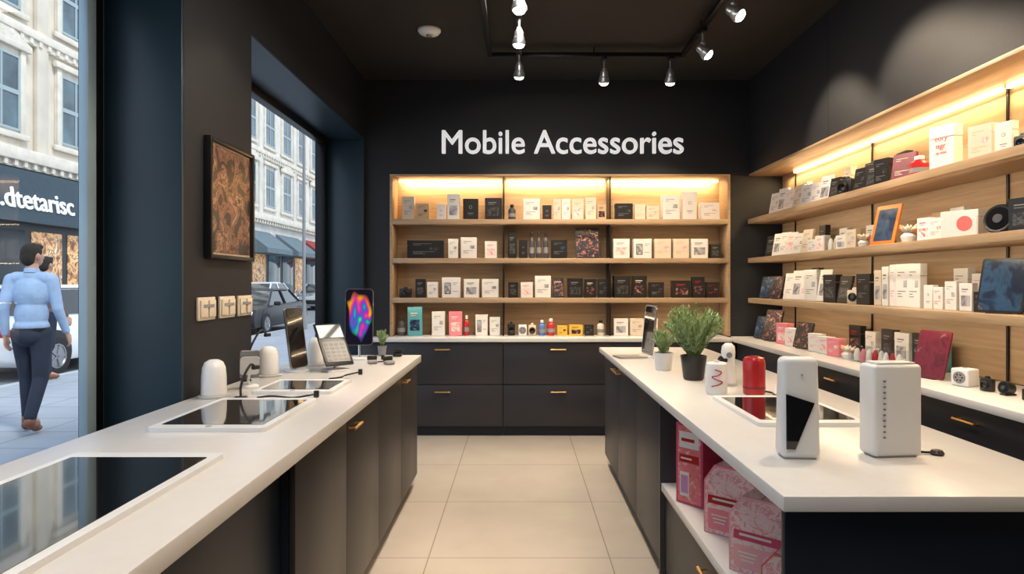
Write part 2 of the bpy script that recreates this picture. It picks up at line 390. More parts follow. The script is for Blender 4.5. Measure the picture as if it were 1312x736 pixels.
for y0,y1,hx in ((2.93,3.6,-.0),(3.6,4.27,None),(4.27,4.92,None)):
    W=y1-y0
    thing('cupboard','charcoal base cupboard of the island counter','cabinet',door_cab(W,.7,CAB,(-.27 if y0==3.6 else .26 if y0==4.27 else None),.805),(.66,(y0+y1)/2,0),rz=-90,group='cupboards of the island')
isl=[P('end_panel',MB().b(.64,1.4,1.54,1.565,.002,.858,CABD,.003)),
 P('side_panel',MB().b(.64,1.36,2.905,2.928,.002,.858,CAB,.002)),
 P('back_panel',MB().b(1.1,1.36,1.566,2.904,.002,.858,CABD)),
 P('shelf',MB().b(.645,1.099,1.567,2.903,.455,.49,QUARTZ,.002),label='white niche shelf'),
 P('drawer',MB().b(.66,1.09,1.568,2.902,.085,.45,CAB,.002),kids=[P('handle',HM2,(.66,2.2,.39),label='brass bar handle',rot=(0,0,rad(-90)))]),
 P('plinth',MB().b(.70,1.09,1.568,2.902,.002,.083,CABD))]
thing('open_display_cabinet','dark island cabinet with an open niche and white shelf','cabinet',isl)
thing('island_counter_top','white quartz island counter top','worktop',[P('slab',MB().b(.62,1.42,1.50,4.95,.86,.898,QUARTZ,.004))])
# ============================================================ sign, art, switches
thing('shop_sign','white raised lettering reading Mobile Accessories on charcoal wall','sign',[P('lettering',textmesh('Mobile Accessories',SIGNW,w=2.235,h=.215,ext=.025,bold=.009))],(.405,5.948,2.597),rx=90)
pf=MB()
for a in ((2.90,2.92,1.51,2.07),(3.36,3.38,1.51,2.07),(2.92,3.36,1.51,1.53),(2.92,3.36,2.05,2.07)): pf.b(XL+.002,XL+.035,a[0],a[1],a[2],a[3],BLK,.002)
thing('framed_painting','black framed abstract painting in dark brown and copper','picture',
 [P('frame',pf),P('mat_board',MB().b(XL+.002,XL+.016,2.92,3.36,1.53,2.05,CREAM)),P('canvas',MB().b(XL+.016,XL+.02,2.93,3.35,1.54,2.04,A_PIC))])
for y in (2.91,3.115,3.315):
    parts=[P('plate',MB().b(-.08,.08,-.012,0,-.052,.052,CREAM,.004))]
    for k in (-.04,.04): parts.append(P('switch',MB().b(k-.03,k+.03,-.02,-.011,-.038,.038,CREAM,.003)))
    parts.append(P('label_strip',MB().b(-.05,.05,-.022,-.0205,.006,.02,GREY)))
    thing('wall_switch','cream double rocker wall switch plate','light switch',parts,(XL+.001,y,1.28),rz=90,group='switch plates below the painting')
sd=MB().lathe([(0,0),(.085,0),(.085,-.012),(.07,-.03),(.035,-.04),(0,-.04)],WHT,28)
thing('smoke_detector','round white ceiling smoke detector','detector',[P('housing',sd),P('sensor',MB().lathe([(0,-.0405),(.025,-.0405),(.02,-.05),(0,-.05)],SILV,20))],(-.667,4.76,ZC-.001))
# ============================================================ track lighting
ZT=3.2
tr=[P('rail',MB().b(-.25,-.215,.6,5.1,ZT,ZT+.035,BLKM,.003)),P('rail',MB().b(1.29,1.325,.6,5.1,ZT,ZT+.035,BLKM,.003)),
    P('rail',MB().b(-.25,1.325,5.1,5.135,ZT,ZT+.035,BLKM,.003)),P('rail',MB().b(-.018,.018,2.6,5.1,ZT,ZT+.035,BLKM,.003))]
for x,y in ((-.232,1.2),(-.232,4.6),(1.307,1.2),(1.307,4.6),(0,3.3),(.6,5.117)): tr.append(P('suspension_rod',MB().tube([(x,y,ZT+.036),(x,y,ZC)],.006,BLKM,8)))
thing('lighting_track','black ceiling lighting track frame','light track',tr)
def lamp(x,y,aim,energy=70,ang=55,col=(1,.8,.58),blend=.6,rad_=.04):
    a=Vector(aim)-Vector((x,y,ZT-.16)); q=a.normalized().to_track_quat('-Z','Y')
    R=q.to_matrix().to_4x4()
    T=TR(0,0,-.15)@R@Matrix.Scale(.9,4)
    parts=[P('adapter',MB().b(-.02,.02,-.05,.05,-.03,-.001,BLKM,.003)),
      P('arm',MB().tube([(0,0,-.03),(0,0,-.09)],.009,SILV,10).sph((0,0,-.10),.02,SILV)),
      P('housing',MB().lathe([(0,.055),(.02,.055),(.034,.035),(.036,0),(.05,-.035),(.05,-.058),(.043,-.058),(.042,-.05),(0,-.05)],SILV,24,T).lathe([(.0375,.0),(.041,-.006),(.0405,-.012)],GREY,20,T)),
      P('lens',MB().lathe([(0,-.0505),(.041,-.0505),(.040,-.062),(.032,-.074),(.016,-.081),(0,-.083)],LAMPON,20,T),label='glowing lamp lens')]
    thing('track_spotlight','silver track spotlight with glowing lens hanging from rail','spotlight',parts,(x,y,ZT),group='ceiling track spotlights')
    l=bpy.data.lights.new('spot_lamp','SPOT'); l.energy=energy; l.color=col; l.spot_size=rad(ang); l.spot_blend=blend; l.shadow_soft_size=.03
    lo=bpy.data.objects.new('spot_lamp_light',l); COL.objects.link(lo)
    lo.location=Vector((x,y,ZT-.15))+a.normalized()*.115; lo.rotation_euler=q.to_euler()
lamp(0,3.76,(0.1,3.6,0),115,75)
lamp(0,4.3,(-.1,4.7,0),65,80)
lamp(0,4.97,(.0,5.6,1.5),65,90)
lamp(.68,5.117,(.7,5.65,1.5),60,90)
lamp(1.21,5.117,(1.25,5.65,1.5),60,90)
lamp(1.307,4.55,(2.14,4.3,2.2),80,66)
lamp(1.307,3.9,(2.14,3.35,2.2),85,66)
lamp(-.232,2.9,(-1.43,3.1,1.9),65,50)
lamp(-.232,1.6,(-1.0,1.8,.9),75,80)
lamp(1.307,2.3,(1.1,2.4,.9),70,80)
lamp(-.232,3.3,(-.95,3.8,.9),75,70)
lamp(1.307,3.0,(2.3,2.9,1.6),70,70)
# ============================================================ product kinds
def retail_box(w,d,h,base,ink,art,lay):
    b=MB()
    b.box((0,0,h*.36),(w,d,h*.72),base,.0012,1).box((0,0,h*.865),(w+.0012,d+.0012,h*.266),base,.0012,1)
    l=MB(); y=-d/2-.0014
    l.b(-.47*w,.47*w,y-.00002,-d/2-.0007,.02*h,.98*h,base)
    def r(x0,x1,z0,z1,m): l.b(x0*w,x1*w,y-.0006,y,z0*h,z1*h,m)
    if lay==0:
        l.slab(w*.36,h*.56,-.001,0.0006,w*.05,BLK,TR(-w*.18,y,h*.46)@RX(90)); l.slab(w*.31,h*.5,.0006,.0012,w*.04,art,TR(-w*.18,y,h*.46)@RX(90))
        for z in (.72,.64,.3): r(.1,.38 if z!=.64 else .28,z,z+.022,ink)
    elif lay==1:
        r(-.34,.34,.18,.56,art); r(-.3,.18,.76,.80,ink); r(-.3,.05,.69,.71,ink)
    elif lay==2:
        l.cyl(min(w,h)*.11,0,.001,ink,18,TR(0,y,h*.6)@RX(90)); l.cyl(min(w,h)*.08,.001,.0018,base,16,TR(0,y,h*.6)@RX(90))
        r(-.2,.2,.3,.325,ink); r(-.13,.13,.24,.255,ink)
    elif lay==3:
        r(-.44,.44,.06,.94,art); l.b(-.25*w,.25*w,y-.0014,y-.0006,.78*h,.83*h,ink)
    elif lay==4:
        for z in (.8,.73,.36,.3,.24): r(-.34,.05+.22*math.sin(z*40),z,z+.018,ink)
        r(.1,.36,.46,.62,art)
    elif lay==5:
        l.cyl(min(w,h)*.28,0,.001,CORAL,24,TR(w*.15,y,h*.5)@RX(90))
    return [P('carton',b),P('printed_label',l)]
def tablet(w,h,frame,art,t=.01,tilt=14,border=.05):
    T=RX(-tilt)@TR(0,0,h/2+.004)@RX(90)
    b=MB().slab(w,h,-t/2,t/2,w*.06,frame,T)
    s=MB().slab(w*(1-border*2),h-w*border*2,t/2,t/2+.001,w*.03,art,T)
    p=[P('frame',b),P('screen',s)]
    k=math.sin(rad(tilt)); top=(0,k*h*.7+.006,h*.7*math.cos(rad(tilt)))
    p.append(P('easel_leg',MB().tube([top,(0,top[1]+h*.22,.004)],.004,BLK,8).b(-w*.25,w*.25,-.012,.012,.0,.005,BLK)))
    return p
def camera_(w,h,m,m2=BLK):
    d=w*.45
    return [P('body',MB().box((0,0,h*.42),(w,d,h*.84),m,.006,2).box((0,0,h*.9),(w*.4,d*.7,h*.2),m,.004,2,top=(.7,.8))),
      P('lens',MB().lathe([(0,0),(h*.26,0),(h*.26,h*.12),(h*.22,h*.18),(h*.2,h*.18),(h*.17,h*.1),(0,h*.1)],m2,22,TR(0,-d/2,h*.42)@RX(90)).lathe([(0,.101*h),(h*.15,.105*h),(0,h*.13)],SCR,18,TR(0,-d/2,h*.42)@RX(90))),
      P('shutter_button',MB().cyl(w*.06,h*.84,h*.9,CHROME,14,TR(w*.33,0,0)))]
def bottle(w,h,m,cap=WHT):
    r=w/2
    return [P('bottle_body',MB().lathe([(0,0),(r*.92,0),(r,.06*h),(r,.62*h),(r*.8,.72*h),(r*.42,.78*h),(r*.42,.82*h),(0,.82*h)],m,20)),
      P('cap',MB().lathe([(0,.822*h),(r*.5,.822*h),(r*.5,.97*h),(r*.4,h),(0,h)],cap,18)),
      P('label_band',MB().lathe([(r*1.01,.2*h),(r*1.015,.2*h),(r*1.015,.42*h),(r*1.01,.42*h)],GREY,20))]
def pod(w,h,m=WHT):
    r=w/2
    return [P('speaker_shell',MB().lathe([(0,.012),(r*.95,.012),(r,.02),(r*.97,.55*h),(r*.9,.78*h),(r*.72,.92*h),(r*.4,.985*h),(0,h)],m,32)),
            P('base_ring',MB().lathe([(0,0),(r*1.25,0),(r*1.25,.008),(r*1.1,.0118),(0,.0118)],LGREY,32))]
def cube_speaker(w,h):
    f=MB().cyl(h*.34,0,.003,GREY,24,TR(0,-w/2,h*.5)@RX(90))
    for i in range(6):
        a=i*math.pi/3; f.cyl(h*.05,.003,.005,BLK,10,TR(math.cos(a)*h*.18,-w/2,h*.5+math.sin(a)*h*.18)@RX(90))
    return [P('housing',MB().box((0,0,h/2),(w,w,h),WHT,.008,3)),P('speaker_grille',f),P('button',MB().cyl(w*.12,h,h+.003,LGREY,16))]
def roundwatch(w,h):
    r=min(w,h)/2
    T=RX(-10)@TR(0,0,r+.002)@RX(90)
    return [P('case',MB().lathe([(0,-.02),(r*.92,-.02),(r,-.01),(r,.01),(r*.9,.02),(r*.8,.018),(0,.016)],BLK,32,T).box((0,.012,.004),(r,.06,.008),BLK,.002)),
      P('dial',MB().cyl(r*.78,.0165,.0185,SCR,28,T)),
      P('centre_knob',MB().cyl(r*.3,.0185,.023,DGREY,24,T))]
def flower(w,h):
    b=MB().lathe([(0,0),(w*.25,0),(w*.35,.3*h),(w*.2,.45*h),(0,.45*h)],WHT,18)
    pet=MB()
    for i in range(22):
        a=i*2.4; e=.3+.6*((i*7)%11)/11
        pet.tube([(0,0,h*.45),(math.cos(a)*w*.3,math.sin(a)*w*.2,h*(.5+.2*e)),(math.cos(a)*w*.48,math.sin(a)*w*.3,h*(.4+.55*e))],[.006,.011,.003],CREAM if i%4 else ORG,6)
    return [P('vase',b),P('petals',pet)]
def acrylic(w,d,h,inner):
    o=MB().box((0,0,h/2),(w,d,h),ACRY,.001,1)
    i=MB(); n=max(2,int(w/.045))
    for k in range(n):
        x=-w/2+w*(k+.5)/n
        i.lathe([(0,.004),(w/n*.36,.004),(w/n*.38,h*.4),(w/n*.25,h*.7),(w/n*.12,h*.82),(0,h*.82)],inner if k%2 else WHT2,12,TR(x,0,0))
    return [P('clear_case',o),P('trinket',i)]
def gable(w,d,h,side,band):
    pts=[(-w/2,0),(w/2,0),(w/2,h*.76),(w*.3,h),(-w*.3,h),(-w/2,h*.76)]
    T=RX(90)
    f=MB()
    z0=d/2+.0002
    f.prism([(x*.94,h*.02+y*.95) for x,y in pts],z0,z0+.001,A_PPR,T)
    f.slab(w*.84,h*.30,z0+.001,z0+.002,.006,side,T,c=(0,h*.22))
    f.slab(w*.84,h*.12,z0+.001,z0+.002,.004,band,T,c=(0,h*.50))
    f.slab(w*.5,h*.03,z0+.002,z0+.003,.002,WHT2,T,c=(-w*.08,h*.51))
    f.cyl(h*.10,z0+.002,z0+.003,A_PPR,22,T@TR(w*.16,h*.22,0)); f.cyl(h*.06,z0+.003,z0+.004,LILAC,20,T@TR(w*.16,h*.22,0))
    for k in range(3): f.slab(w*(.3-.05*k),h*.018,z0+.002,z0+.003,.001,WHT2,T,c=(-w*.2,h*(.28-.05*k)))
    s=MB().b(-w/2-.0016,-w/2-.0002,-d*.45,d*.45,h*.05,h*.72,A_PPR).b(-w/2-.0026,-w/2-.0016,-d*.4,d*.4,h*.08,h*.36,side).b(-w/2-.0026,-w/2-.0016,-d*.4,d*.4,h*.44,h*.58,band).b(-w/2-.0036,-w/2-.0026,-d*.3,d*.12,h*.49,h*.525,WHT2).b(-w/2-.0036,-w/2-.0026,-d*.3,d*.2,h*.2,h*.23,WHT2)
    tp=MB().tube([(0,-d*.46,h+.0015),(0,d*.46,h+.0015)],.0012,band,6).b(-w*.27,w*.27,-d*.44,d*.44,h+.0001,h+.001,A_PPR)
    return [P('carton',MB().prism(pts,-d/2,d/2,side,T)),P('front_label',f),P('side_label',s),P('top_flap',tp)]
PAL={'w':(WHT2,FGREY,A_BW,'white'),'wr':(WHT2,RED,A_RD,'white and red'),'wp':(WHT2,PINK,A_PK,'white and pink'),'c':(CREAM,FGREY,A_BW,'cream'),
 'ct':(CREAM,TAN,A_PK,'cream'),'t':(TAN,DGREY,A_DK,'tan'),'k':(BLK,MGREY,A_BL,'black'),'kr':(BLK,RED,A_DK,'black and red'),'kb':(BLK,MGREY,A_BLU,'black and blue'),
 'p':(PINK,WHT2,A_PK,'pink'),'tl':(TEAL,CREAM,A_BLU,'teal'),'y':(YEL,BLK,A_DK,'yellow'),'bg':(BURG,CREAM,A_BG,'burgundy'),'kf':(BLK,CREAM,A_DK,'black floral')}
def item(kind,v,w,h,lay=0,d=None):
    if kind=='box':
        b,i,a,n=PAL[v]; d=d or min(.09,max(.035,w*.5))
        return 'retail_box',n+' printed retail box for a phone accessory','box',retail_box(w,d,h,b,i,a,lay),d
    if kind=='card':
        b,i,a,n=PAL[v]; d=.018
        return 'flat_package','slim '+n+' printed package leaning back','package',retail_box(w,d,h,b,i,a,lay),d
    if kind=='tab':
        fr,a,n={'k':(BLK,A_BLU,'black'),'kf':(BLK,A_DK,'black'),'o':(ORG,A_ORS,'orange'),'bg':(BURG,A_BG,'burgundy'),'w':(WHT,A_PK,'white'),'s':(BLK,A_SET,'black')}[v]
        return 'tablet',n+' framed tablet with picture screen leaning on an easel','tablet',tablet(w,h,fr,a,border=.12 if v=='o' else .05),.1
    if kind=='cam':
        m,n={'k':(BLK,'black'),'w':(WHT,'white'),'c':(CREAM,'cream')}[v]
        return 'compact_camera',n+' compact camera with round lens','camera',camera_(w,h,m,BLK),w*.45
    if kind=='bot':
        m,n={'r':(RED,'red'),'k':(DGREY,'dark grey'),'b':(BLUE,'blue'),'w':(WHT,'white'),'c':(CREAM,'cream')}[v]
        return 'spray_bottle','small '+n+' bottle with cap','bottle',bottle(w,h,m,WHT if v in'rb' else BLK),w
    if kind=='pod': return 'smart_speaker','white domed smart speaker','speaker',pod(w,h),w
    if kind=='spk': return 'cube_speaker','small white cube speaker with round grille','speaker',cube_speaker(w,h),w
    if kind=='wat': return 'round_speaker','round black disc speaker standing upright','speaker',roundwatch(w,h),.05
    if kind=='flo': return 'flower_ornament','white vase ornament with spiky petals','ornament',flower(w,h),w*.6
    if kind=='acr': return 'acrylic_case','clear acrylic case with small trinkets','display case',acrylic(w,d or .09,h,{'r':RED,'w':CREAM,'p':PINK}[v]),d or .09
def put(spec,loc,rz,group,jit=3):
    kind,v,w,h,lay,d=spec
    n,l,c,parts,dd=item(kind,v,w,h,lay,d)
    rx=0; z=loc[2]+.0006
    if kind=='card': rx=-11; z+=dd/2*math.sin(rad(11))+.0003
    thing(n,l,c,parts,(loc[0],loc[1],z),rz=rz+random.uniform(-jit,jit),rx=rx,group=group)
# back shelves: (a,b,h) in shelf units of 7.32 mm measured along the shelf
K=.00732
rows={
1.986:('products on the top oak shelf',[
 (-150,-134,30,'box','c',4),(-132,-115,21,'box','t',4),(-106,-94,20,'box','w',2),(-92,-76,33,'box','w',1),(-72,-52,27,'box','k',2),(-44,-22,28,'box','k',1),(-14,-4,20,'bot','k',0),
 (5,27,27,'box','w',4),(30,42,19,'box','k',2),(44,54,27,'box','c',4),(55,66,27,'box','w',4),(68,83,27,'box','ct',1),(85,99,29,'box','c',4),(100,112,20,'box','t',1),
 (123,146,21,'box','k',4),(148,162,20,'box','ct',4),(163,180,18,'box','c',4),(183,206,32,'box','w',4),(209,228,36,'box','w',2),(232,257,22,'box','wr',4)]),
1.624:('products on the second oak shelf',[
 (-144,-96,23,'box','k',4),(-91,-78,25,'box','w',4),(-75,-54,27,'box','w',4),(-44,-28,22,'box','wp',1),(-14,-3,34,'box','k',1),(0,11,24,'box','k',2),
 (13,20,34,'bot','k',0),(22,29,34,'bot','k',0),(31,38,34,'bot','k',0),(41,62,24,'box','kb',4),(72,104,40,'tab','kf',0),
 (120,142,25,'box','wp',1),(146,170,25,'box','w',0),(173,195,25,'box','ct',4),(197,218,25,'box','ct',4),(220,242,25,'box','w',1),(245,259,18,'box','k',1)]),
1.255:('products on the third oak shelf',[
 (-154,-138,14,'cam','k',0),(-133,-120,24,'box','k',1),(-118,-104,20,'box','w',4),(-99,-75,26,'box','w',0),(-71,-51,24,'box','w',1),(-48,-26,24,'box','w',4),
 (-14,-1,20,'box','k',1),(2,18,20,'box','wp',1),(20,41,28,'box','w',4),(44,58,25,'card','kf',3),(62,82,25,'box','k',1),(84,99,24,'box','kf',1),(101,114,24,'box','k',4),
 (121,143,28,'box','k',1),(145,164,28,'box','kf',1),(167,186,20,'box','k',4),(196,220,22,'box','kr',1),(222,238,27,'box','kr',1),(240,257,20,'box','kr',4)]),
.898:('products on the worktop below the shelves',[
 (-157,-146,24,'bot','k',0),(-143,-124,37,'box','tl',1),(-112,-95,31,'box','w',4),(-90,-73,31,'box','p',1),(-71,-64,26,'bot','r',0),(-56,-40,27,'box','w',0),(-38,-24,24,'box','w',4),
 (-15,-5,18,'cam','k',0),(-1,10,14,'spk','w',0),(12,22,16,'cam','c',0),(25,34,20,'bot','b',0),(36,46,22,'bot','r',0),(49,62,13,'box','y',4),(64,82,14,'box','y',1),(84,96,14,'box','k',4),(100,110,20,'bot','c',0),
 (121,140,22,'box','w',1),(142,160,22,'box','c',4),(163,178,22,'box','w',1)])}
for z,(g,its) in rows.items():
    for a,b,h,kd,v,lay in its:
        Wd=(b-a)*K*.96; y=6.03 if kd!='tab' else 6.0
        put((kd,v,Wd,h*K,lay,None),((a+b)/2*K,y,z),0,g,2)
# right shelves (Y, w, h, kind, variant, layout)
rr={
1.986:('products on the long top shelf',[
 (5.62,.14,.2,'card','w',4),(5.47,.12,.22,'card','w',1),(5.32,.12,.19,'card','wp',4),(5.16,.12,.2,'card','c',4),(5.0,.13,.18,'card','w',4),(4.84,.12,.17,'card','w',4),(4.70,.12,.2,'card','w',1),(4.56,.1,.16,'card','k',1),
 (4.38,.11,.14,'cam','k',0),(4.22,.11,.17,'card','k',4),(4.06,.13,.17,'card','k',1),(3.92,.11,.17,'box','k',4),(3.74,.14,.17,'card','bg',4),(3.58,.1,.12,'bot','r',0),(3.08,.12,.17,'box','ct',4),(2.94,.08,.15,'box','w',2),(2.84,.07,.08,'cam','k',0),(2.68,.14,.14,'box','w',4),(2.45,.15,.2,'box','k',1)]),
1.624:('products on the long second shelf',[
 (5.72,.13,.19,'card','k',1),(5.56,.12,.2,'card','w',1),(5.42,.12,.2,'card','w',4),(5.28,.12,.19,'card','wp',1),(5.14,.12,.17,'card','w',4),(5.0,.12,.19,'card','c',4),(4.85,.1,.1,'box','w',4),(4.72,.1,.12,'box','wp',1),(4.56,.1,.11,'acr','w',0),(4.42,.09,.1,'box','w',1),(4.29,.08,.13,'box','c',4),(4.16,.1,.11,'flo','w',0),
 (3.90,.2,.25,'tab','o',0),(3.68,.12,.13,'flo','w',0),(3.52,.08,.13,'box','wr',1),(3.42,.08,.12,'box','wr',4),(3.22,.18,.135,'box','wr',5),(2.99,.14,.14,'wat','k',0),(2.82,.12,.15,'box','k',1),(2.6,.12,.12,'cam','k',0)]),
1.255:('products on the long third shelf',[
 (5.74,.16,.2,'tab','k',0),(5.52,.15,.2,'tab','kf',0),(5.3,.13,.22,'card','w',4),(5.16,.13,.24,'card','w',1),(5.01,.12,.24,'card','wp',4),(4.87,.12,.24,'box','w',4),(4.72,.12,.24,'card','w',1),(4.57,.12,.2,'box','k',1),(4.42,.12,.19,'card','k',1),(4.26,.1,.11,'cam','c',0),(4.12,.12,.2,'box','k',4),
 (3.97,.06,.22,'box','c',1),(3.89,.05,.24,'box','w',1),(3.81,.05,.25,'box','wp',4),(3.71,.09,.25,'box','w',4),(3.60,.09,.25,'box','w',4),(3.48,.06,.13,'box','w',2),(3.40,.06,.12,'box','wr',4),(3.30,.07,.15,'box','w',4),(3.19,.07,.14,'box','w',1),(3.10,.05,.1,'box','k',1),(2.95,.2,.26,'tab','s',0),(2.6,.13,.15,'box','w',1)]),
.898:('products on the ledge below the shelves',[
 (5.68,.17,.2,'tab','k',0),(5.45,.22,.27,'tab','kf',0),(5.2,.13,.17,'box','p',1),(5.04,.12,.14,'box','wp',1),(4.84,.19,.2,'tab','kf',0),(4.64,.11,.13,'box','wp',4),(4.50,.11,.12,'box','wp',1),(4.36,.11,.12,'box','p',4),(4.20,.12,.1,'flo','w',0),(4.05,.11,.1,'acr','p',0),(3.88,.15,.11,'acr','r',0),(3.70,.14,.11,'acr','r',0),
 (3.34,.19,.25,'tab','bg',0),(3.10,.085,.085,'spk','w',0),(2.95,.06,.07,'cam','k',0),(2.84,.07,.06,'wat','k',0),(2.70,.06,.06,'cam','k',0)])}
for z,(g,its) in rr.items():
    for y,wd,h,kd,v,lay in its:
        x=2.24 if z>.9 else 2.16
        if kd=='tab': x-=.03
        put((kd,v,wd,h,lay,None),(x,y,z),-90+18,g,8)
for z,y,wd,h,v,lay in ((1.986,5.3,.13,.24,'w',4),(1.986,4.6,.1,.24,'c',4),(1.986,4.3,.13,.22,'k',1),(1.986,3.95,.11,.22,'kf',1),
  (1.624,4.98,.1,.22,'k',1),(1.624,4.66,.1,.17,'w',1),(1.624,4.3,.1,.16,'w',1),(1.624,3.6,.12,.17,'t',1),(1.624,3.45,.11,.18,'w',4),
  (1.255,5.1,.12,.26,'k',1),(1.255,4.3,.12,.2,'w',4),(1.255,3.95,.12,.26,'c',4),(1.255,3.42,.11,.22,'w',4),(1.255,3.28,.11,.19,'wp',4),(1.255,3.15,.1,.2,'w',1),
  (.898,4.1,.14,.2,'k',1),(.898,3.62,.14,.17,'tl',1),(.898,3.95,.14,.19,'w',1),(.898,4.5,.15,.2,'kr',1),(.898,3.78,.12,.2,'kb',1),(.898,4.3,.12,.17,'w',4)):
    put(('box',v,wd,h,lay,.04),(2.38,y,z),-90,'boxes standing behind others',2)
bx=retail_box(.14,.06,.235,WHT2,LGREY,A_BW,9)
kid=[P('lettering',textmesh('eory',CORAL,w=.07,h=.028,ext=.001),(0,-.0325,.155),rot=(rad(90),0,0)),P('lettering',textmesh('ngr',CORAL,w=.055,h=.028,ext=.001),(0,-.0325,.115),rot=(rad(90),0,0)),
 P('lettering',textmesh('ay nee',CORAL,w=.06,h=.016,ext=.001),(0,-.0325,.085),rot=(rad(90),0,0))]
thing('retail_box','tall white box with red handwritten lettering','box',[bx[0]]+kid,(2.24,3.36,1.987),rz=-72,group='products on the long top shelf')
# ============================================================ left counter
ZK=.8985
def flat_tablet(x0,x1,y0,y1,label):
    cx,cy=(x0+x1)/2,(y0+y1)/2; w,h=x1-x0,y1-y0
    p=[P('frame',MB().slab(w,h,.0,.014,.018,WHT)),P('screen',MB().slab(w-.05,h-.1,.0141,.0152,.008,SCR),label='glossy black glass screen')]
    p.append(P('home_button',MB().cyl(.011,.0141,.0155,LGREY,18,TR(0,-h/2+.024,0))))
    thing('display_tablet',label,'tablet',p,(cx,cy,ZK))
flat_tablet(-1.27,-.84,.98,1.83,'large white framed display tablet lying flat on the counter')
flat_tablet(-1.25,-.85,2.14,2.70,'white framed tablet with dark screen lying on the counter')
flat_tablet(-1.20,-.84,2.86,3.22,'small white framed tablet lying beside phone stands')
flat_tablet(.83,1.22,2.22,2.76,'white framed tablet lying flat on the island')
def place(spec,loc,rz=0,label=None,name=None):
    kind,v,w,h=spec; n,l,c,parts,dd=item(kind,v,w,h)
    thing(name or n,label or l,c,parts,(loc[0],loc[1],loc[2]),rz=rz)
place(('pod','w',.105,.165),(-1.335,2.80,ZK),label='white domed smart speaker beside a flat tablet')
place(('pod','w',.11,.16),(-1.34,3.42,ZK),label='white domed smart speaker beside an upright tablet')
place(('pod','w',.09,.17),(-1.23,3.86,ZK),label='white domed smart speaker between two stands')
def standing(w,h,lift,tilt,scr,label,loc,rz,frame=BLK,name='tablet_stand_display',extra=None,bez=.9,edge=None):
    T=TR(0,0,lift)@RX(-tilt)@TR(0,0,h/2)@RX(90)
    fm=MB().slab(w,h,-.006,.0058,w*.14,edge or frame,T)
    if edge: fm.slab(w*.97,h-w*.03,.0058,.0060,w*.13,frame,T)
    p=[P('frame',fm),P('screen',MB().slab(w*bez,h-w*(1-bez),.0061,.0072,w*.11,scr,T))]
    p.append(P('stand',MB().tube([(0,.03,.012),(0,.035+math.sin(rad(tilt))*h*.2,lift+h*.3*math.cos(rad(tilt)))],.009,CHROME,10))); p.append(P('base',MB().lathe([(0,0),(w*.42,0),(w*.42,.008),(w*.36,.012),(0,.012)],WHT,28,TR(0,.02,0))))
    if extra: p.append(extra)
    thing(name,label,'phone display',p,loc,rz=rz)
def colourscreen():
    m=M('colour_burst_screen',(0,0,0),.12,coat=1); nt=m.node_tree; b=nt.nodes['Principled BSDF']; L=nt.links.new
    tc=nt.nodes.new('ShaderNodeTexCoord'); mp=nt.nodes.new('ShaderNodeMapping'); mp.inputs['Scale'].default_value=(14.5,4,7.2); mp.inputs['Location'].default_value=(0,0,-1.98)
    n=nt.nodes.new('ShaderNodeTexNoise'); n.inputs['Scale'].default_value=.55; n.inputs['Detail'].default_value=0; n.inputs['Distortion'].default_value=2.6
    ln=nt.nodes.new('ShaderNodeVectorMath'); ln.operation='LENGTH'
    n2=nt.nodes.new('ShaderNodeTexNoise'); n2.inputs['Scale'].default_value=.8; n2.inputs['Detail'].default_value=0; n2.inputs['Distortion'].default_value=.8
    ad=nt.nodes.new('ShaderNodeMath'); ad.operation='MULTIPLY_ADD'; ad.inputs[1].default_value=.9
    sx=nt.nodes.new('ShaderNodeSeparateXYZ')
    zf=nt.nodes.new('ShaderNodeMath'); zf.operation='MULTIPLY_ADD'; zf.inputs[1].default_value=.26; zf.inputs[2].default_value=-.12
    nf=nt.nodes.new('ShaderNodeMath'); nf.operation='MULTIPLY_ADD'; nf.inputs[1].default_value=1.25
    r=nt.nodes.new('ShaderNodeValToRGB')
    cols=[(.75,.85,.05),(.05,.7,.2),(.02,.15,.55),(.28,.04,.6),(.8,.04,.3),(1,.2,.02),(1,.5,.03)]
    while len(r.color_ramp.elements)<7: r.color_ramp.elements.new(.5)
    for i,c in enumerate(cols): r.color_ramp.elements[i].position=.1+.8*i/6
    for i,c in enumerate(cols): r.color_ramp.elements[i].color=(*c,1)
    mr=nt.nodes.new('ShaderNodeMapRange'); mr.inputs['From Min'].default_value=1.36; mr.inputs['From Max'].default_value=1.6; mr.inputs['To Min'].default_value=1; mr.inputs['To Max'].default_value=0
    mx=nt.nodes.new('ShaderNodeMix'); mx.data_type='RGBA'; mx.inputs['A'].default_value=(.010,.007,.02,1)
    L(tc.outputs['Object'],mp.inputs['Vector']); L(mp.outputs[0],n.inputs['Vector']); L(mp.outputs[0],n2.inputs['Vector']); L(mp.outputs[0],ln.inputs[0]); L(mp.outputs[0],sx.inputs[0])
    L(n2.outputs['Fac'],ad.inputs[0]); L(ln.outputs['Value'],ad.inputs[2]); L(ad.outputs[0],mr.inputs['Value'])
    L(sx.outputs['Z'],zf.inputs[0]); L(n.outputs['Fac'],nf.inputs[0]); L(zf.outputs[0],nf.inputs[2]); L(nf.outputs[0],r.inputs['Fac'])
    L(mr.outputs[0],mx.inputs['Factor']); L(r.outputs['Color'],mx.inputs['B'])
    L(mx.outputs['Result'],b.inputs['Emission Color']); b.inputs['Emission Strength'].default_value=.95
    return m
standing(.18,.37,.09,4,colourscreen(),'tall phone display with colourful swirling screen on a stand',(-1.045,4.18,ZK),8,bez=.90,edge=SILV)
standing(.155,.34,.02,8,SCR,'upright slim black phone display on a small stand',(-1.235,3.60,ZK),74,name='upright_tablet',edge=SILV)
standing(.19,.33,.02,6,SCR,'upright slim phone on a silver stand',(.86,4.3,ZK),-80,frame=SILV,name='phone_on_stand',
  extra=P('base_plate',MB().slab(.16,.2,0,.01,.015,SILV,TR(0,-.12,0))))
T=TR(0,-.04,.04)@RX(-40)
kp=MB()
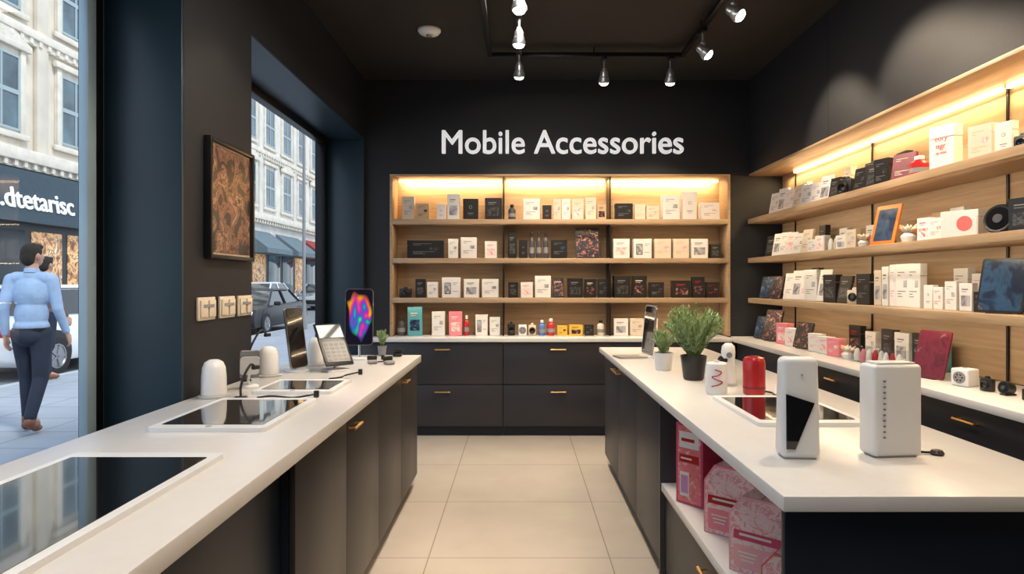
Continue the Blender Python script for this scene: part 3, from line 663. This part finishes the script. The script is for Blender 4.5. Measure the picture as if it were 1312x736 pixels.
kp.box((0,-.0085,.085),(.135,.002,.14),KEYG,T=T)
for i in range(5):
    for j in range(4): kp.box((-.048+.032*j,-.0105,.03+.026*i),(.024,.002,.016),BLK,.0006,1,T=T)
thing('card_terminal','black tilted keypad tablet on a white stand','card terminal',
 [P('housing',MB().box((0,0,.14),(.165,.014,.29),BLK,.005,2,T=T)),P('keypad',kp),P('display',MB().box((0,-.0082,.225),(.145,.003,.09),SCR,T=T)),
  P('stand',MB().tube([(0,.03,.01),(0,.05,.10)],.010,WHT,12).slab(.13,.12,0,.012,.02,WHT,TR(0,.02,0)))],(-1.03,3.62,ZK),rz=40)
T=TR(0,0,.11)@RX(-55)
thing('phone_holder','phone resting in a small tilted white holder','phone holder',
 [P('cradle',MB().slab(.085,.11,-.008,-.001,.018,WHT,T)),P('phone',MB().slab(.085,.17,0,.008,.012,GREY,T).slab(.077,.16,.008,.009,.010,A_BL,T)),
  P('neck',MB().tube(smooth_pts([(0,.0,.103),(0,.03,.07),(-.005,.045,.03),(0,.03,.01)]),.007,WHT,8)),P('base',MB().lathe([(0,0),(.042,0),(.042,.008),(.034,.013),(0,.013)],WHT,26,TR(0,.03,0)))],(-1.275,3.03,ZK),rz=25)
def cable(pts,r,label,m=BLK,name='charging_cable'):
    e=Vector(pts[-1])
    thing(name,label,'cable',[P('cord',MB().tube(smooth_pts(pts,8),r,m,8)),P('plug',MB().box(tuple(e),(.022,.014,.03),m,.003))])
def gooseneck(x,y,h,dx,label,rz=0):
    c=MB().tube(smooth_pts([(0,0,.012),(0,0,h*.35),(dx*.25,0,h*.7),(dx*.7,0,h),(dx,0,h*.93)],8),.0055,BLK,10)
    thing('gooseneck_stand',label,'cable stand',[P('flexible_arm',c),P('clamp',MB().box((dx*1.06,0,h*.9),(.034,.018,.018),BLK,.004)),P('base',MB().lathe([(0,0),(.026,0),(.026,.008),(0,.010)],BLK,20))],(x,y,ZK),rz=rz)
gooseneck(-1.20,2.76,.14,.07,'black flexible gooseneck stand beside the tablet',60)
gooseneck(-1.385,3.25,.25,.12,'tall black gooseneck arm holding a phone clamp',60)
cable([(-1.13,2.76,ZK+.004),(-1.08,2.80,ZK+.004),(-.98,2.76,ZK+.004),(-.93,2.80,ZK+.005),(-.88,2.78,ZK+.016)],.004,'black cable lying between two flat tablets')
cable([(-.98,3.30,ZK+.004),(-.93,3.36,ZK+.004),(-.93,3.42,ZK+.004),(-.86,3.47,ZK+.016)],.004,'black cable looping beside the card terminal')
cable([(-.95,4.1,ZK+.004),(-.9,4.0,ZK+.004),(-.84,4.06,ZK+.004),(-.88,4.14,ZK+.016)],.004,'black charging cable near the colourful phone')
for i,(x,y) in enumerate(((-.82,4.32),(-.90,3.93),(-.79,3.9))):
    thing('earbud_case','small rounded earbud case lying open','earbud case',[P('case',MB().box((0,0,.012),(.06,.045,.024),GREY if i else BLK,.009,3)),P('lid',MB().box((0,.02,.036),(.06,.02,.03),BLK,.007,3))],(x,y,ZK),rz=20*i)
# ============================================================ plants
def plant(name,label,loc,r,h,fr,ftop,potm,n,leafm=LEAF,seed=1):
    rnd=random.Random(seed)
    pot=MB().lathe([(0,0),(r*.72,0),(r*.8,.01),(r,h*.93),(r*1.02,h),(r*.93,h),(r*.88,h*.86),(0,h*.86)],potm,28)
    soil=MB().lathe([(0,h*.9),(r*.5,h*.895),(r*.88,h*.87)],SOIL,20)
    fo=MB(); bm=fo.bm; fo.mi(leafm); fo.mi(STEM)
    for i in range(n):
        a=rnd.uniform(0,6.283); e=rnd.uniform(.15,1.0)**.6
        L=(ftop-h)*rnd.uniform(.6,1.0)
        out=fr*e*rnd.uniform(.55,1)
        p0=Vector((math.cos(a)*r*.4*rnd.random(),math.sin(a)*r*.4*rnd.random(),h*.88))
        p2=Vector((math.cos(a)*out,math.sin(a)*out,h+L*(1-.42*(out/fr)**2)))
        p1=p0.lerp(p2,.5)+Vector((0,0,L*.12))
        pts=smooth_pts([p0,p1,p2],5)
        fo.tube(pts,[.0012]*len(pts),STEM,4)
        for k,q in enumerate(pts[2:]):
            for s in range(7):
                d=(Vector((rnd.uniform(-1,1),rnd.uniform(-1,1),rnd.uniform(0,1.2)))+(p2-p0).normalized()*.6).normalized()
                l=rnd.uniform(.016,.032)*(ftop/.37)**.5; sd=d.cross(Vector((0,0,1)))
                if sd.length<.01: continue
                sd=sd.normalized()*l*.10
                vs=[bm.verts.new(q),bm.verts.new(q+d*l*.4+sd),bm.verts.new(q+d*l),bm.verts.new(q+d*l*.4-sd)]
                f=bm.faces.new(vs); f.material_index=0
    thing(name,label,'plant',[P('pot',pot),P('soil',soil),P('foliage',fo)],loc)
plant('potted_plant','bushy green plant in a black pot',(.90,3.30,ZK),.066,.125,.205,.385,BLK,130,seed=3)
plant('potted_plant','small green plant in a white pot',(.825,3.66,ZK),.055,.1,.09,.23,WHT,50,seed=5)
plant('potted_plant','tiny green plant in a grey pot',(-.93,4.35,ZK),.03,.07,.055,.18,GREY,28,seed=8)
# ============================================================ island devices
tw=MB().box((0,0,.145),(.108,.075,.285),WHT,.016,4,top=(.93,.78))
wd=MB().prism([(-.044,.185),(.034,.16),(-.020,.03),(-.044,.03)],.0,.004,SCR,TR(0,-.0395,0)@RX(90))
thing('wireless_router','white upright router tower with angled black display','router',
 [P('housing',tw),P('display',wd,(0,0,.0),label='black wedge-shaped glass display',rot=(rad(-1.5),0,0)),P('status_light',MB().cyl(.003,0,.003,LGREY,14,TR(0,-.0345,.24)@RX(90))),P('foot',MB().box((0,0,.002),(.085,.06,.004),LGREY))],(.80,1.84,ZK),rz=-4)
v=MB()
for i in range(11):
    v.slab(.008,.005,.0,.002,.002,MGREY,TR(-.045,-.0385,.06+.016*i)@RX(90))
thing('wireless_router','white box router with column of small vent marks','router',
 [P('housing',MB().box((0,0,.135),(.148,.075,.262),WHT,.012,4)),P('vent_slots',v),P('top_ridge',MB().box((0,.0,.269),(.12,.012,.005),WHT,.002).box((0,-.02,.269),(.12,.012,.005),WHT,.002).box((0,.02,.269),(.12,.012,.005),WHT,.002)),P('foot',MB().box((0,0,.002),(.12,.06,.004),LGREY))],(1.078,1.86,ZK),rz=6)
thing('power_plug','small black power plug lying on the counter','plug',[P('plug_body',MB().lathe([(0,0),(.017,0),(.019,.006),(.014,.014),(0,.016)],BLK,20)),P('cord',MB().tube(smooth_pts([(0,0,.008),(-.03,.01,.005),(-.055,.04,.005),(-.06,.07,.005)]),.0035,BLK,8))],(1.215,1.86,ZK))
r=.048
thing('smart_speaker','red rounded cylindrical portable speaker','speaker',[P('body',MB().lathe([(0,0),(r*.85,0),(r*.97,.006),(r,.018),(r,.138),(r*.96,.154),(r*.84,.165),(r*.6,.169),(0,.170)],RED,36)),P('grille_ring',MB().lathe([(r*1.003,.03),(r*1.02,.032),(r*1.02,.036),(r*1.003,.038)],BURG,36)),P('top_button',MB().cyl(r*.4,.169,.172,BURG,20))],(1.05,2.86,ZK))
cable([(1.12,2.92,ZK+.004),(1.14,2.88,ZK+.004),(1.13,2.82,ZK+.004),(1.18,2.80,ZK+.005),(1.24,2.81,ZK+.015)],.004,'black cable beside the red speaker')
mg=MB().lathe([(0,0),(.04,0),(.046,.008),(.048,.03),(.047,.12),(.044,.138),(.036,.144),(0,.144)],WHT,32)
sq=MB().tube(smooth_pts([(.048*math.sin(a),-.049*math.cos(a)-.0005,z) for a,z in ((-.5,.04),(.1,.048),(.5,.06),(0,.07),(-.45,.082),(.1,.09),(.4,.105),(-.2,.115))],6),.0028,RED,6)
thing('ceramic_canister','white rounded canister with red line pattern','canister',[P('canister_body',mg),P('printed_pattern',sq),P('lid_knob',MB().cyl(.012,.144,.152,WHT,18))],(.885,2.87,ZK),rz=-14)
thing('baby_monitor','white rounded handheld device standing on its base','device',[P('body',MB().lathe([(0,.01),(.034,.01),(.036,.03),(.03,.12),(.034,.16),(.03,.19),(.015,.205),(0,.207)],WHT,26)),P('base',MB().lathe([(0,0),(.042,0),(.042,.008),(0,.0099)],LGREY,26)),P('speaker_face',MB().cyl(.014,0,.003,GREY,16,TR(0,-.0335,.15)@RX(90)))],(1.02,3.12,ZK),rz=-10)
gooseneck(.91,3.0,.15,.05,'black curved stand hook beside the white canister',10)
# ============================================================ niche boxes
ZNI=.4906
def pkg(w,d,h,label,loc,rz,base,art=A_PK2):
    b=MB().box((0,0,h/2),(w,d,h),base,.002,1)
    def faces(mb,f):
        f(mb,-.42,.42,.03,.97,art,0); f(mb,-.36,.36,.70,.90,WHT2,1); f(mb,-.28,.20,.78,.82,RED,2); f(mb,-.36,.36,.52,.62,RED,1); f(mb,-.30,.1,.56,.58,WHT2,2); f(mb,-.34,0,.10,.40,WHT2,1); f(mb,-.3,-.04,.14,.36,LILAC,2)
    def ff(mb,x0,x1,z0,z1,m,k): mb.b(x0*w,x1*w,-d/2-.0012-.0008*k,-d/2-.0002-.0008*k,z0*h,z1*h,m)
    def fs(mb,x0,x1,z0,z1,m,k): mb.b(-w/2-.0012-.0008*k,-w/2-.0002-.0008*k,x0*d,x1*d,z0*h,z1*h,m)
    l=MB(); faces(l,ff); l2=MB(); faces(l2,fs)
    thing('gift_box',label,'box',[P('carton',b),P('printed_label',l),P('side_label',l2)],loc,rz=rz)
pkg(.13,.16,.33,'tall pink printed carton on the niche shelf',(.755,2.66,ZNI),-50,HPINK)
pkg(.15,.12,.28,'coral printed carton standing behind others in the niche',(.95,2.77,ZNI),-12,CORAL)
pkg(.13,.12,.22,'short coral printed carton in the niche',(1.0,2.54,ZNI),-12,CORAL)
for i,(x,y,w_,d_,h_,rz,s_,b_) in enumerate(((.83,2.36,.20,.24,.25,-42,PINK,RED),(.82,2.05,.20,.24,.24,-42,PPINK,HPINK),(.78,1.77,.16,.16,.17,-42,CORAL,RED))):
    thing('gift_carton','pink, white and red gift carton with folded angled top','box',gable(w_,d_,h_,s_,b_),(x,y,ZNI),rz=rz,group='gift cartons with angled tops in the niche')
# ============================================================ exterior
PAV=tilemat('grey_pavement',(.40,.43,.47),(.37,.40,.44),(.25,.27,.29),.9,.6,0,0,ms=.012,rough=.6)
ASPH=M('asphalt',(.22,.23,.24),.85,var=.2,vscale=4,bump=.2)
KERB=M('kerb_stone',(.45,.47,.49),.8,var=.1)
STONE=M('cream_facade_stone',(.66,.60,.50),.8,var=.13,vscale=1.2,bump=.25,bscale=8)
STONE2=M('pale_facade_stone',(.70,.68,.63),.8,var=.13,vscale=1.2,bump=.25,bscale=8)
TRIMS=M('stone_moulding',(.70,.65,.56),.75,var=.12,vscale=3)
WGL=M('facade_window_glass',(.08,.13,.16),.06,var=.5,vscale=1.2,coat=.6)
WFR=M('facade_window_frame',(.34,.42,.44),.5)
SHOPD=M('dark_shopfront',(.03,.04,.05),.4,var=.1)
WARM=ART('warm_shop_interior',[(.08,.04,.02),(.3,.14,.06),(.7,.42,.2),(.12,.06,.03),(.9,.7,.45)],2.6,es=.7)
AWN=M('slate_awning_fabric',(.13,.18,.21),.7,var=.08)
def ext(name,mb,label,cat):
    thing(name,label,cat,[P('surface',mb)])
ext('pavement',MB().b(-6.9,XLO-.01,-6,70,-.12,-.002,PAV),'light grey paved sidewalk','pavement')
ext('road',MB().b(-13,-7.05,-6,80,-.25,-.1,ASPH),'grey asphalt street','road')
ext('kerb',MB().b(-7.05,-6.9,-6,70,-.25,.0,KERB,.01),'stone kerb along the road','kerb')
ext('pavement',MB().b(-16,-13.01,-6,80,-.25,-.002,PAV),'grey sidewalk across the street','pavement')
MX=Matrix(((0,0,1,0),(1,0,0,0),(0,1,0,0),(0,0,0,1)))
def bwin(w,h,ped):
    m=MB()
    m.b(0,.06,-w/2-.18,w/2+.18,-.1,h+.2,TRIMS,.01).b(.06,.14,-w/2-.3,w/2+.3,-.22,-.06,TRIMS,.02).b(.06,.2,-w/2-.32,w/2+.32,h+.16,h+.34,TRIMS,.02)
    m.b(.06,.12,-w/2-.18,-w/2,-.06,h+.16,TRIMS,.01).b(.06,.12,w/2,w/2+.18,-.06,h+.16,TRIMS,.01)
    m.b(.061,.072,-w/2,w/2,0,h,WGL)
    for a in ((-w/2,-w/2+.07,0,h),(w/2-.07,w/2,0,h),(-.03,.03,0,h),(-w/2,w/2,h*.48,h*.54),(-w/2,w/2,0,.07),(-w/2,w/2,h-.07,h)): m.b(.072,.095,a[0],a[1],a[2],a[3],WFR)
    if ped: m.prism([(-w/2-.32,h+.34),(w/2+.32,h+.34),(0,h+.8)],.06,.18,TRIMS,MX)
    return m.mesh('window')
W1=bwin(1.3,2.1,False); W2=bwin(1.3,2.1,True)
XF=-14
def building(y0,y1,H,stone,floors,ws,first):
    parts=[P('facade_wall',MB().b(XF-1.5,XF,y0,y1,0,H,stone))]
    for z,t,o in ((4.75,.35,.35),(8.35,.25,.22),(H-2.6,.3,.3),(H-.3,.5,.55)):
        mb=MB().b(XF,XF+o,y0,y1,z,z+t,TRIMS,.03).b(XF,XF+o*.6,y0,y1,z-.18,z,TRIMS,.02)
        n=int((y1-y0)/.35)
        for i in range(n): mb.b(XF,XF+o*.85,y0+.1+i*.35,y0+.22+i*.35,z-.16,z,TRIMS)
        parts.append(P('cornice',mb))
    y=first; k=0
    while y<y1-.9:
        if y>y0+.9:
            for fi,z in enumerate(floors):
                parts.append(P('window',(W2 if fi==0 and k%2==0 else W1),(XF,y,z)))
            if k%2==0: parts.append(P('pilaster',MB().b(XF,XF+.14,y+ws/2-.22,y+ws/2+.22,4.9,H-.5,stone,.02)))
        y+=ws; k+=1
    return parts
A=building(11,26,14.5,STONE,(5.6,9.0),2.9,17.2-2.9*2)
sf=MB().b(XF,XF+.12,12,25.5,0,3.05,SHOPD)
for i in range(9):
    sf.b(XF+.12,XF+.15,12.4+i*1.45,12.4+i*1.45+1.2,.5,2.85,WARM if i%3 else SHOPD,.01)
A.append(P('shopfront',sf,label='dark shopfront with warm lit panes'))
SIGNB=M('navy_fascia',(.03,.055,.075),.5,var=.1)
MY=Matrix(((1,0,0,XF),(0,0,1,0),(0,1,0,0),(0,0,0,1)))
A.append(P('fascia_sign',MB().prism([(0,3.05),(.55,3.05),(.35,4.5),(0,4.5)],12,24.5,SIGNB,MY),
   kids=[P('lettering',textmesh('.dtetarisc',M('white_shop_letters',(.9,.9,.9),.4,es=.3,ecol=(1,1,1)),w=2.75,h=.54,ext=.03,bold=.014),(XF+.515,18.02,3.42),rot=(rad(90-8),0,rad(90)))],label='dark navy shop fascia with white lettering'))
thing('building','cream classical stone building with lit shopfront across the street','building',A)
B=building(26.05,62,17,STONE2,(5.6,9.0,12.2),2.6,28)
sb=MB().b(XF,XF+.12,26.2,61,0,3.6,SHOPD)
for i in range(16): sb.b(XF+.12,XF+.15,27+i*2.1,27+i*2.1+1.7,.5,2.9,WARM if i%3==0 else WGL,.01)
B.append(P('shopfront',sb))
for i,y in enumerate((32,36.5,41,45.5)):
    B.append(P('awning',MB().prism([(0,4.15),(0,2.9),(1.3,2.9),(1.3,3.15)],y,y+3.6,AWN if i!=2 else M('red_awning_fabric',(.28,.04,.035),.7),Matrix(((1,0,0,XF+.13),(0,0,1,0),(0,1,0,0),(0,0,0,1))))))
thing('building','pale stone building with rows of windows and awnings','building',B)
ext('building',MB().b(-13,-6,70,72,0,15,STONE2),'distant pale building closing the street','building')
thing('street_lamp','slim dark street lamp post on the pavement','street lamp',[P('post',MB().lathe([(0,0),(.1,0),(.1,.3),(.05,.6),(.04,6.6),(0,6.6)],GREY,16)),P('arm',MB().tube(smooth_pts([(0,0,6.5),(-.3,0,6.8),(-.9,0,6.9)]),.035,GREY,10)),P('lamp_head',MB().box((-1.05,0,6.87),(.5,.2,.1),GREY,.03))],(-6.45,19.2,0))
def car(paint,label,loc,rz,h=1.4):
    W=1.8; k=h/1.4
    low=[(-2.2,.32),(-2.1,.22),(2.1,.22),(2.2,.35),(2.18,.62),(2.05,.75),(1.1,.88*k),(.9,.9*k),(-1.55,.95*k),(-2.1,.9*k),(-2.2,.7)]
    body=MB().prism(low,-W/2,W/2,paint,MX,bev=.05)
    for y in (-1.38,1.38):
        for s in (-1,1): body.cyl(.36,0,.012,BLK,24,TR(s*(W/2+.0),y,.38)@RY(90*s))
    def cab(zb,zt,b0,b1,t0,t1,wb,wt,m,mb):
        t=bmesh.new(); vs=[t.verts.new(p) for p in ((-wb,b0,zb),(wb,b0,zb),(wb,b1,zb),(-wb,b1,zb),(-wt,t0,zt),(wt,t0,zt),(wt,t1,zt),(-wt,t1,zt))]
        for f in ((0,1,2,3),(4,5,6,7),(0,1,5,4),(1,2,6,5),(2,3,7,6),(3,0,4,7)): t.faces.new([vs[i] for i in f])
        bmesh.ops.recalc_face_normals(t,faces=list(t.faces)); bmesh.ops.bevel(t,geom=list(t.edges),offset=.04,segments=2,affect='EDGES'); mb.add(t,m)
    gl=MB(); cab(.86*k,1.36*k,-1.75,1.05,-1.15,.25,.82,.62,SCR,gl)
    rf=MB(); cab(1.33*k,1.41*k,-1.17,.27,-1.0,.1,.64,.56,paint,rf)
    for s in (-1,1):
        for a,b in (((s*.83,1.05,.88*k),(s*.63,.25,1.36*k)),((s*.83,-1.75,.88*k),(s*.63,-1.15,1.36*k)),((s*.835,-.35,.88*k),(s*.64,-.35,1.36*k))): rf.tube([a,b],.03,paint,8)
    parts=[P('body',body),P('glasshouse',gl),P('roof',rf)]
    tire=MB().lathe([(0,-.1),(.2,-.1),(.3,-.1),(.318,-.06),(.318,.06),(.3,.1),(.21,.1),(.2,.07),(0,.07)],M('tyre_rubber',(.02,.02,.02),.8),28)
    tire.lathe([(0,.072),(.2,.075),(.2,.1),(.18,.1),(.17,.085),(0,.085)],SILV,28)
    for i in range(5): tire.box((0,.1,.09),(.035,.19,.02),SILV,T=RZ(72*i))
    tm=tire.mesh('wheel')
    for y in (-1.38,1.38):
        for s in (-1,1): parts.append(P('wheel',tm,(s*(W/2-.06),y,.322),rot=(0,rad(90*s),0)))
    for s in (-1,1):
        parts.append(P('headlight',MB().box((s*.65,2.14,.64),(.36,.1,.13),M('headlight_glass',(.8,.85,.9),.1,es=.6),.03)))
        parts.append(P('tail_light',MB().box((s*.68,-2.17,.74),(.3,.08,.12),RED,.02)))
        parts.append(P('side_mirror',MB().box((s*1.0,.78,.95*k),(.2,.1,.12),paint,.03)))
    parts.append(P('grille',MB().box((0,2.19,.45),(.9,.04,.22),BLK,.02)))
    thing('car',label,'car',parts,(loc[0],loc[1],-.1),rz=rz)
PW=M('white_car_paint',(.78,.8,.83),.25,coat=1,var=.03); PD=M('black_car_paint',(.012,.014,.018),.3,var=.05); PS=M('silver_car_paint',(.5,.53,.56),.25,metal=.4,coat=1)
car(PW,'white car parked by the kerb',(-8.3,11.6),0,1.45)
car(PD,'glossy black car parked facing along the kerb',(-8.1,19.6),180,1.3)
car(PW,'white car driving down the street',(-11.0,27.0),180,1.5)
car(PS,'silver car further along the street',(-11.2,36),180,1.45)
# ============================================================ people
def blob(prims,vox,mat,sm=4,name='body'):
    mb=MB()
    for p in prims:
        if p[0]=='s': mb.sph(p[1],p[2],mat,T=p[3] if len(p)>3 else None,u=18,v=12)
        else:
            a,b,r0,r1=Vector(p[1]),Vector(p[2]),p[3],p[4]
            mb.sph(a,r0,mat,u=14,v=10); mb.sph(b,r1,mat,u=14,v=10); mb.tube([a,b],[r0,r1],mat,14)
    me=mb.mesh(name); o=bpy.data.objects.new('tmp',me); COL.objects.link(o)
    m=o.modifiers.new('r','REMESH'); m.mode='VOXEL'; m.voxel_size=vox; m.use_smooth_shade=True
    s=o.modifiers.new('s','SMOOTH'); s.factor=.5; s.iterations=sm
    bpy.context.view_layer.update(); dg=bpy.context.evaluated_depsgraph_get()
    out=bpy.data.meshes.new_from_object(o.evaluated_get(dg)); bpy.data.objects.remove(o)
    out.materials.clear(); out.materials.append(mat)
    for f in out.polygons: f.use_smooth=True
    out.name=name; return out
SKIN=M('skin',(.5,.27,.18),.5,var=.08); HAIR=M('dark_hair',(.02,.014,.01),.85,var=.3,vscale=60,bump=.6,bscale=90)
def person(label,loc,rz,shirt,trouser,shoe,beard=False,headturn=20):
    J={}
    J['hipL'],J['hipR']=(-.08,0,.92),(.08,0,.92)
    J['knL'],J['knR']=(-.08,.10,.51),(.08,-.01,.50)
    J['anL'],J['anR']=(-.075,.11,.10),(.08,-.22,.16)
    J['shL'],J['shR']=(-.165,0,1.425),(.165,0,1.425)
    J['elL'],J['elR']=(-.205,-.05,1.16),(.215,.0,1.15)
    J['wrL'],J['wrR']=(-.215,.01,.91),(.25,.10,.92)
    HT=TR(0,.02,1.56)@RZ(headturn)
    def hp(x,y,z): return tuple(HT@Vector((x,y,z)))
    body=[('s',(0,0,1.29),(.138,.092,.17)),('s',(0,.005,1.08),(.12,.085,.15)),('s',(0,0,.95),(.132,.095,.12)),
      ('c',(-.12,0,1.435),(.12,0,1.435),.05,.05),('c',(0,-.005,1.44),(0,.015,1.56),.056,.05),
      ('s',(0,0,.095),(.073,.09,.105),HT),('s',(0,.025,.05),(.052,.065,.065),HT),
      ('s',(0,.092,.075),(.013,.022,.02),HT),('c',hp(0,.08,.105),hp(0,.098,.072),.009,.011),
      ('s',(-.074,-.005,.085),(.012,.02,.032),HT),('s',(.074,-.005,.085),(.012,.02,.032),HT),
      ('s',(0,.082,.035),(.024,.012,.009),HT)]
    for s in 'LR':
        sg=-1 if s=='L' else 1
        body+=[('c',J['sh'+s],J['el'+s],.043,.034),('c',J['el'+s],J['wr'+s],.033,.024),('c',J['hip'+s],J['kn'+s],.076,.05),('c',J['kn'+s],J['an'+s],.048,.033)]
        an=Vector(J['an'+s]); body.append(('c',tuple(an),tuple(an+Vector((0,.13,-.05))),.032,.028))
        w=Vector(J['wr'+s]); e=Vector(J['el'+s]); d=(w-e).normalized()
        f=Vector((0,1,0)); f=(f-d*f.dot(d)).normalized(); sd=Vector((sg,0,0))
        for q in (-.026,-.009,.009,.026):
            body.append(('c',tuple(w+f*q*.5),tuple(w+d*.085+f*q),.013,.011))
        for q,l in ((-.029,.055),(-.010,.07),(.010,.075),(.029,.065)):
            a=w+d*.088+f*q; b=a+d*l*.55-sd*.008; c=b+d*l*.4-sd*.022
            body+=[('c',tuple(a),tuple(b),.0085,.008),('c',tuple(b),tuple(c),.008,.0068)]
        a=w+d*.03+f*.025; b=a+d*.035+f*.022; c=b+d*.03-sd*.01
        body+=[('c',tuple(a),tuple(b),.011,.0095),('c',tuple(b),tuple(c),.0092,.0075)]
    bm_=blob(body,.0062,SKIN,3,'body')
    sh=[('s',(0,0,1.30),(.158,.112,.175)),('s',(0,0,1.10),(.140,.104,.17)),('s',(0,0,.99),(.148,.11,.085)),('c',(-.12,0,1.438),(.12,0,1.438),.062,.062),('c',(0,-.005,1.45),(0,.005,1.495),.066,.058)]
    for s in 'LR': 
        w=Vector(J['wr'+s]); e=Vector(J['el'+s])
        sh+=[('c',J['sh'+s],J['el'+s],.058,.047),('c',J['el'+s],tuple(e.lerp(w,.93)),.046,.034)]
    shm=blob(sh,.010,shirt,2,'shirt')
    tr_=[('s',(0,0,.93),(.146,.108,.12)),('s',(0,-.03,.9),(.132,.105,.1))]
    for s in 'LR':
        k_=Vector(J['kn'+s]); an=Vector(J['an'+s])
        tr_+=[('c',J['hip'+s],J['kn'+s],.088,.066),('c',J['kn'+s],tuple(k_.lerp(an,.95)),.064,.05)]
    trm=blob(tr_,.010,trouser,2,'trousers')
    parts=[P('body',bm_),P('shirt',shm),P('trousers',trm)]
    parts.append(P('belt',MB().lathe([(1,-.018),(1.02,-.018),(1.02,.018),(1,.018)],BLK,28,TR(0,0,.955)@Matrix.Diagonal((.151,.113,1,1)))))
    parts.append(P('collar',MB().lathe([(.060,.0),(.064,.0),(.058,.045),(.054,.045)],shirt,24,TR(0,.0,1.485)@RX(-8))))
    for s in 'LR':
        an=Vector(J['an'+s]); back=s=='R'
        T=TR(an.x,an.y,0)@(TR(0,0,.07)@RX(-24) if back else I4)
        parts.append(P('shoe',blob([('s',tuple(T@Vector((0,-.03,.05))),(.04,.05,.045)),('s',tuple(T@Vector((0,.06,.045))),(.045,.085,.038)),('s',tuple(T@Vector((0,.13,.035))),(.042,.06,.03)),('c',tuple(T@Vector((0,-.02,.05))),tuple(T@Vector((0,-.015,.11))),.045,.046)],.009,shoe,2,'shoe')))
    hr=[('s',(0,-.012,.12),(.08,.09,.092),HT),('s',(0,-.045,.075),(.072,.058,.085),HT),('s',(0,.04,.175),(.055,.05,.03),HT)]
    parts.append(P('hair',blob(hr,.008,HAIR,2,'hair')))
    if beard: parts.append(P('beard',blob([('s',(0,.04,.018),(.052,.058,.04),HT),('s',(-.055,.02,.05),(.018,.025,.045),HT),('s',(.055,.02,.05),(.018,.025,.045),HT)],.007,HAIR,2,'beard')))
    eyes=MB()
    for s in (-1,1): eyes.sph((s*.03,.084,.1),(.011,.008,.006),WHT,HT).sph((s*.03,.0905,.1),(.005,.003,.005),BLK,HT)
    parts.append(P('eyes',eyes))
    thing('person',label,'person',parts,loc,rz=rz)
SHB=M('light_blue_shirt',(.32,.45,.65),.95,var=.10,vscale=9,bump=.8,bscale=11); TRN=M('navy_trousers',(.018,.025,.045),.9,var=.1,bump=.6,bscale=10); SHO=M('brown_leather',(.2,.07,.03),.45)
JKT=M('brown_jacket',(.13,.09,.07),.9,var=.15)
person('person in light blue shirt, navy trousers and brown shoes walking',(-4.57,6.0,0),14,SHB,TRN,SHO,beard=False,headturn=-30)
person('person in brown jacket and dark trousers walking on the pavement',(-6.70,9.05,0),-10,JKT,TRN,SHO,headturn=0)
# ============================================================ lights
def area(name,loc,rot,sx,sy,e,col):
    l=bpy.data.lights.new(name,'AREA'); l.shape='RECTANGLE'; l.size=sx; l.size_y=sy; l.energy=e; l.color=col
    o=bpy.data.objects.new(name,l); COL.objects.link(o); o.location=loc; o.rotation_euler=[rad(a) for a in rot]; return o
WC=(1,.70,.36)
area('shelf_strip_or_fill',(.38,YBN-.05,ZN-.026),(18,0,0),3.0,.03,18,WC)
area('shelf_strip_or_fill',(XRN-.05,3.2,ZN-.026),(0,18,0),.03,5.2,31,WC)
for z in (1.986,1.624,1.255):  # added fill under each shelf; real strips run only along the top
    area('shelf_strip_or_fill',(.38,5.955,z-.048),(-18,0,0),3.0,.015,4.5,(1,.76,.47))
    area('shelf_strip_or_fill',(2.15,3.2,z-.048),(0,-18,0),.015,5.2,7.5,(1,.76,.47))
area('ceiling_fill_light',(.1,3.4,ZC-.02),(0,0,0),.5,2.0,42,(1,.92,.82))  # both ceiling lights are added unseen fill, without a real fitting
area('ceiling_fill_light',(.1,.6,ZC-.02),(0,0,0),1.2,1.2,34,(1,.92,.83))
sl=bpy.data.lights.new('sun','SUN'); sl.energy=2.8; sl.angle=rad(14); sl.color=(1,.95,.88)
so=bpy.data.objects.new('sun',sl); COL.objects.link(so); so.rotation_euler=(rad(22),rad(38),0)
wd_=bpy.data.worlds.new('sky'); S.world=wd_; wd_.use_nodes=True; nt=wd_.node_tree; bg=nt.nodes['Background']
tc=nt.nodes.new('ShaderNodeTexCoord'); sp=nt.nodes.new('ShaderNodeSeparateXYZ'); r=nt.nodes.new('ShaderNodeValToRGB')
r.color_ramp.elements[0].position=0; r.color_ramp.elements[0].color=(.8,.86,.92,1); r.color_ramp.elements[1].position=.9; r.color_ramp.elements[1].color=(.5,.68,.95,1)
nt.links.new(tc.outputs['Generated'],sp.inputs[0]); nt.links.new(sp.outputs['Z'],r.inputs['Fac']); nt.links.new(r.outputs[0],bg.inputs['Color']); bg.inputs['Strength'].default_value=1.45
# ============================================================ camera
cd=bpy.data.cameras.new('camera'); cam=bpy.data.objects.new('camera',cd); COL.objects.link(cam)
cam.location=(0,0,1.4); cam.rotation_euler=(rad(90),0,0); cd.sensor_width=36; cd.lens=22.5; cd.shift_x=-9/1312; cd.shift_y=-6/1312
cd.clip_start=.05; cd.clip_end=300
S.camera=cam
S.view_settings.view_transform='Standard'
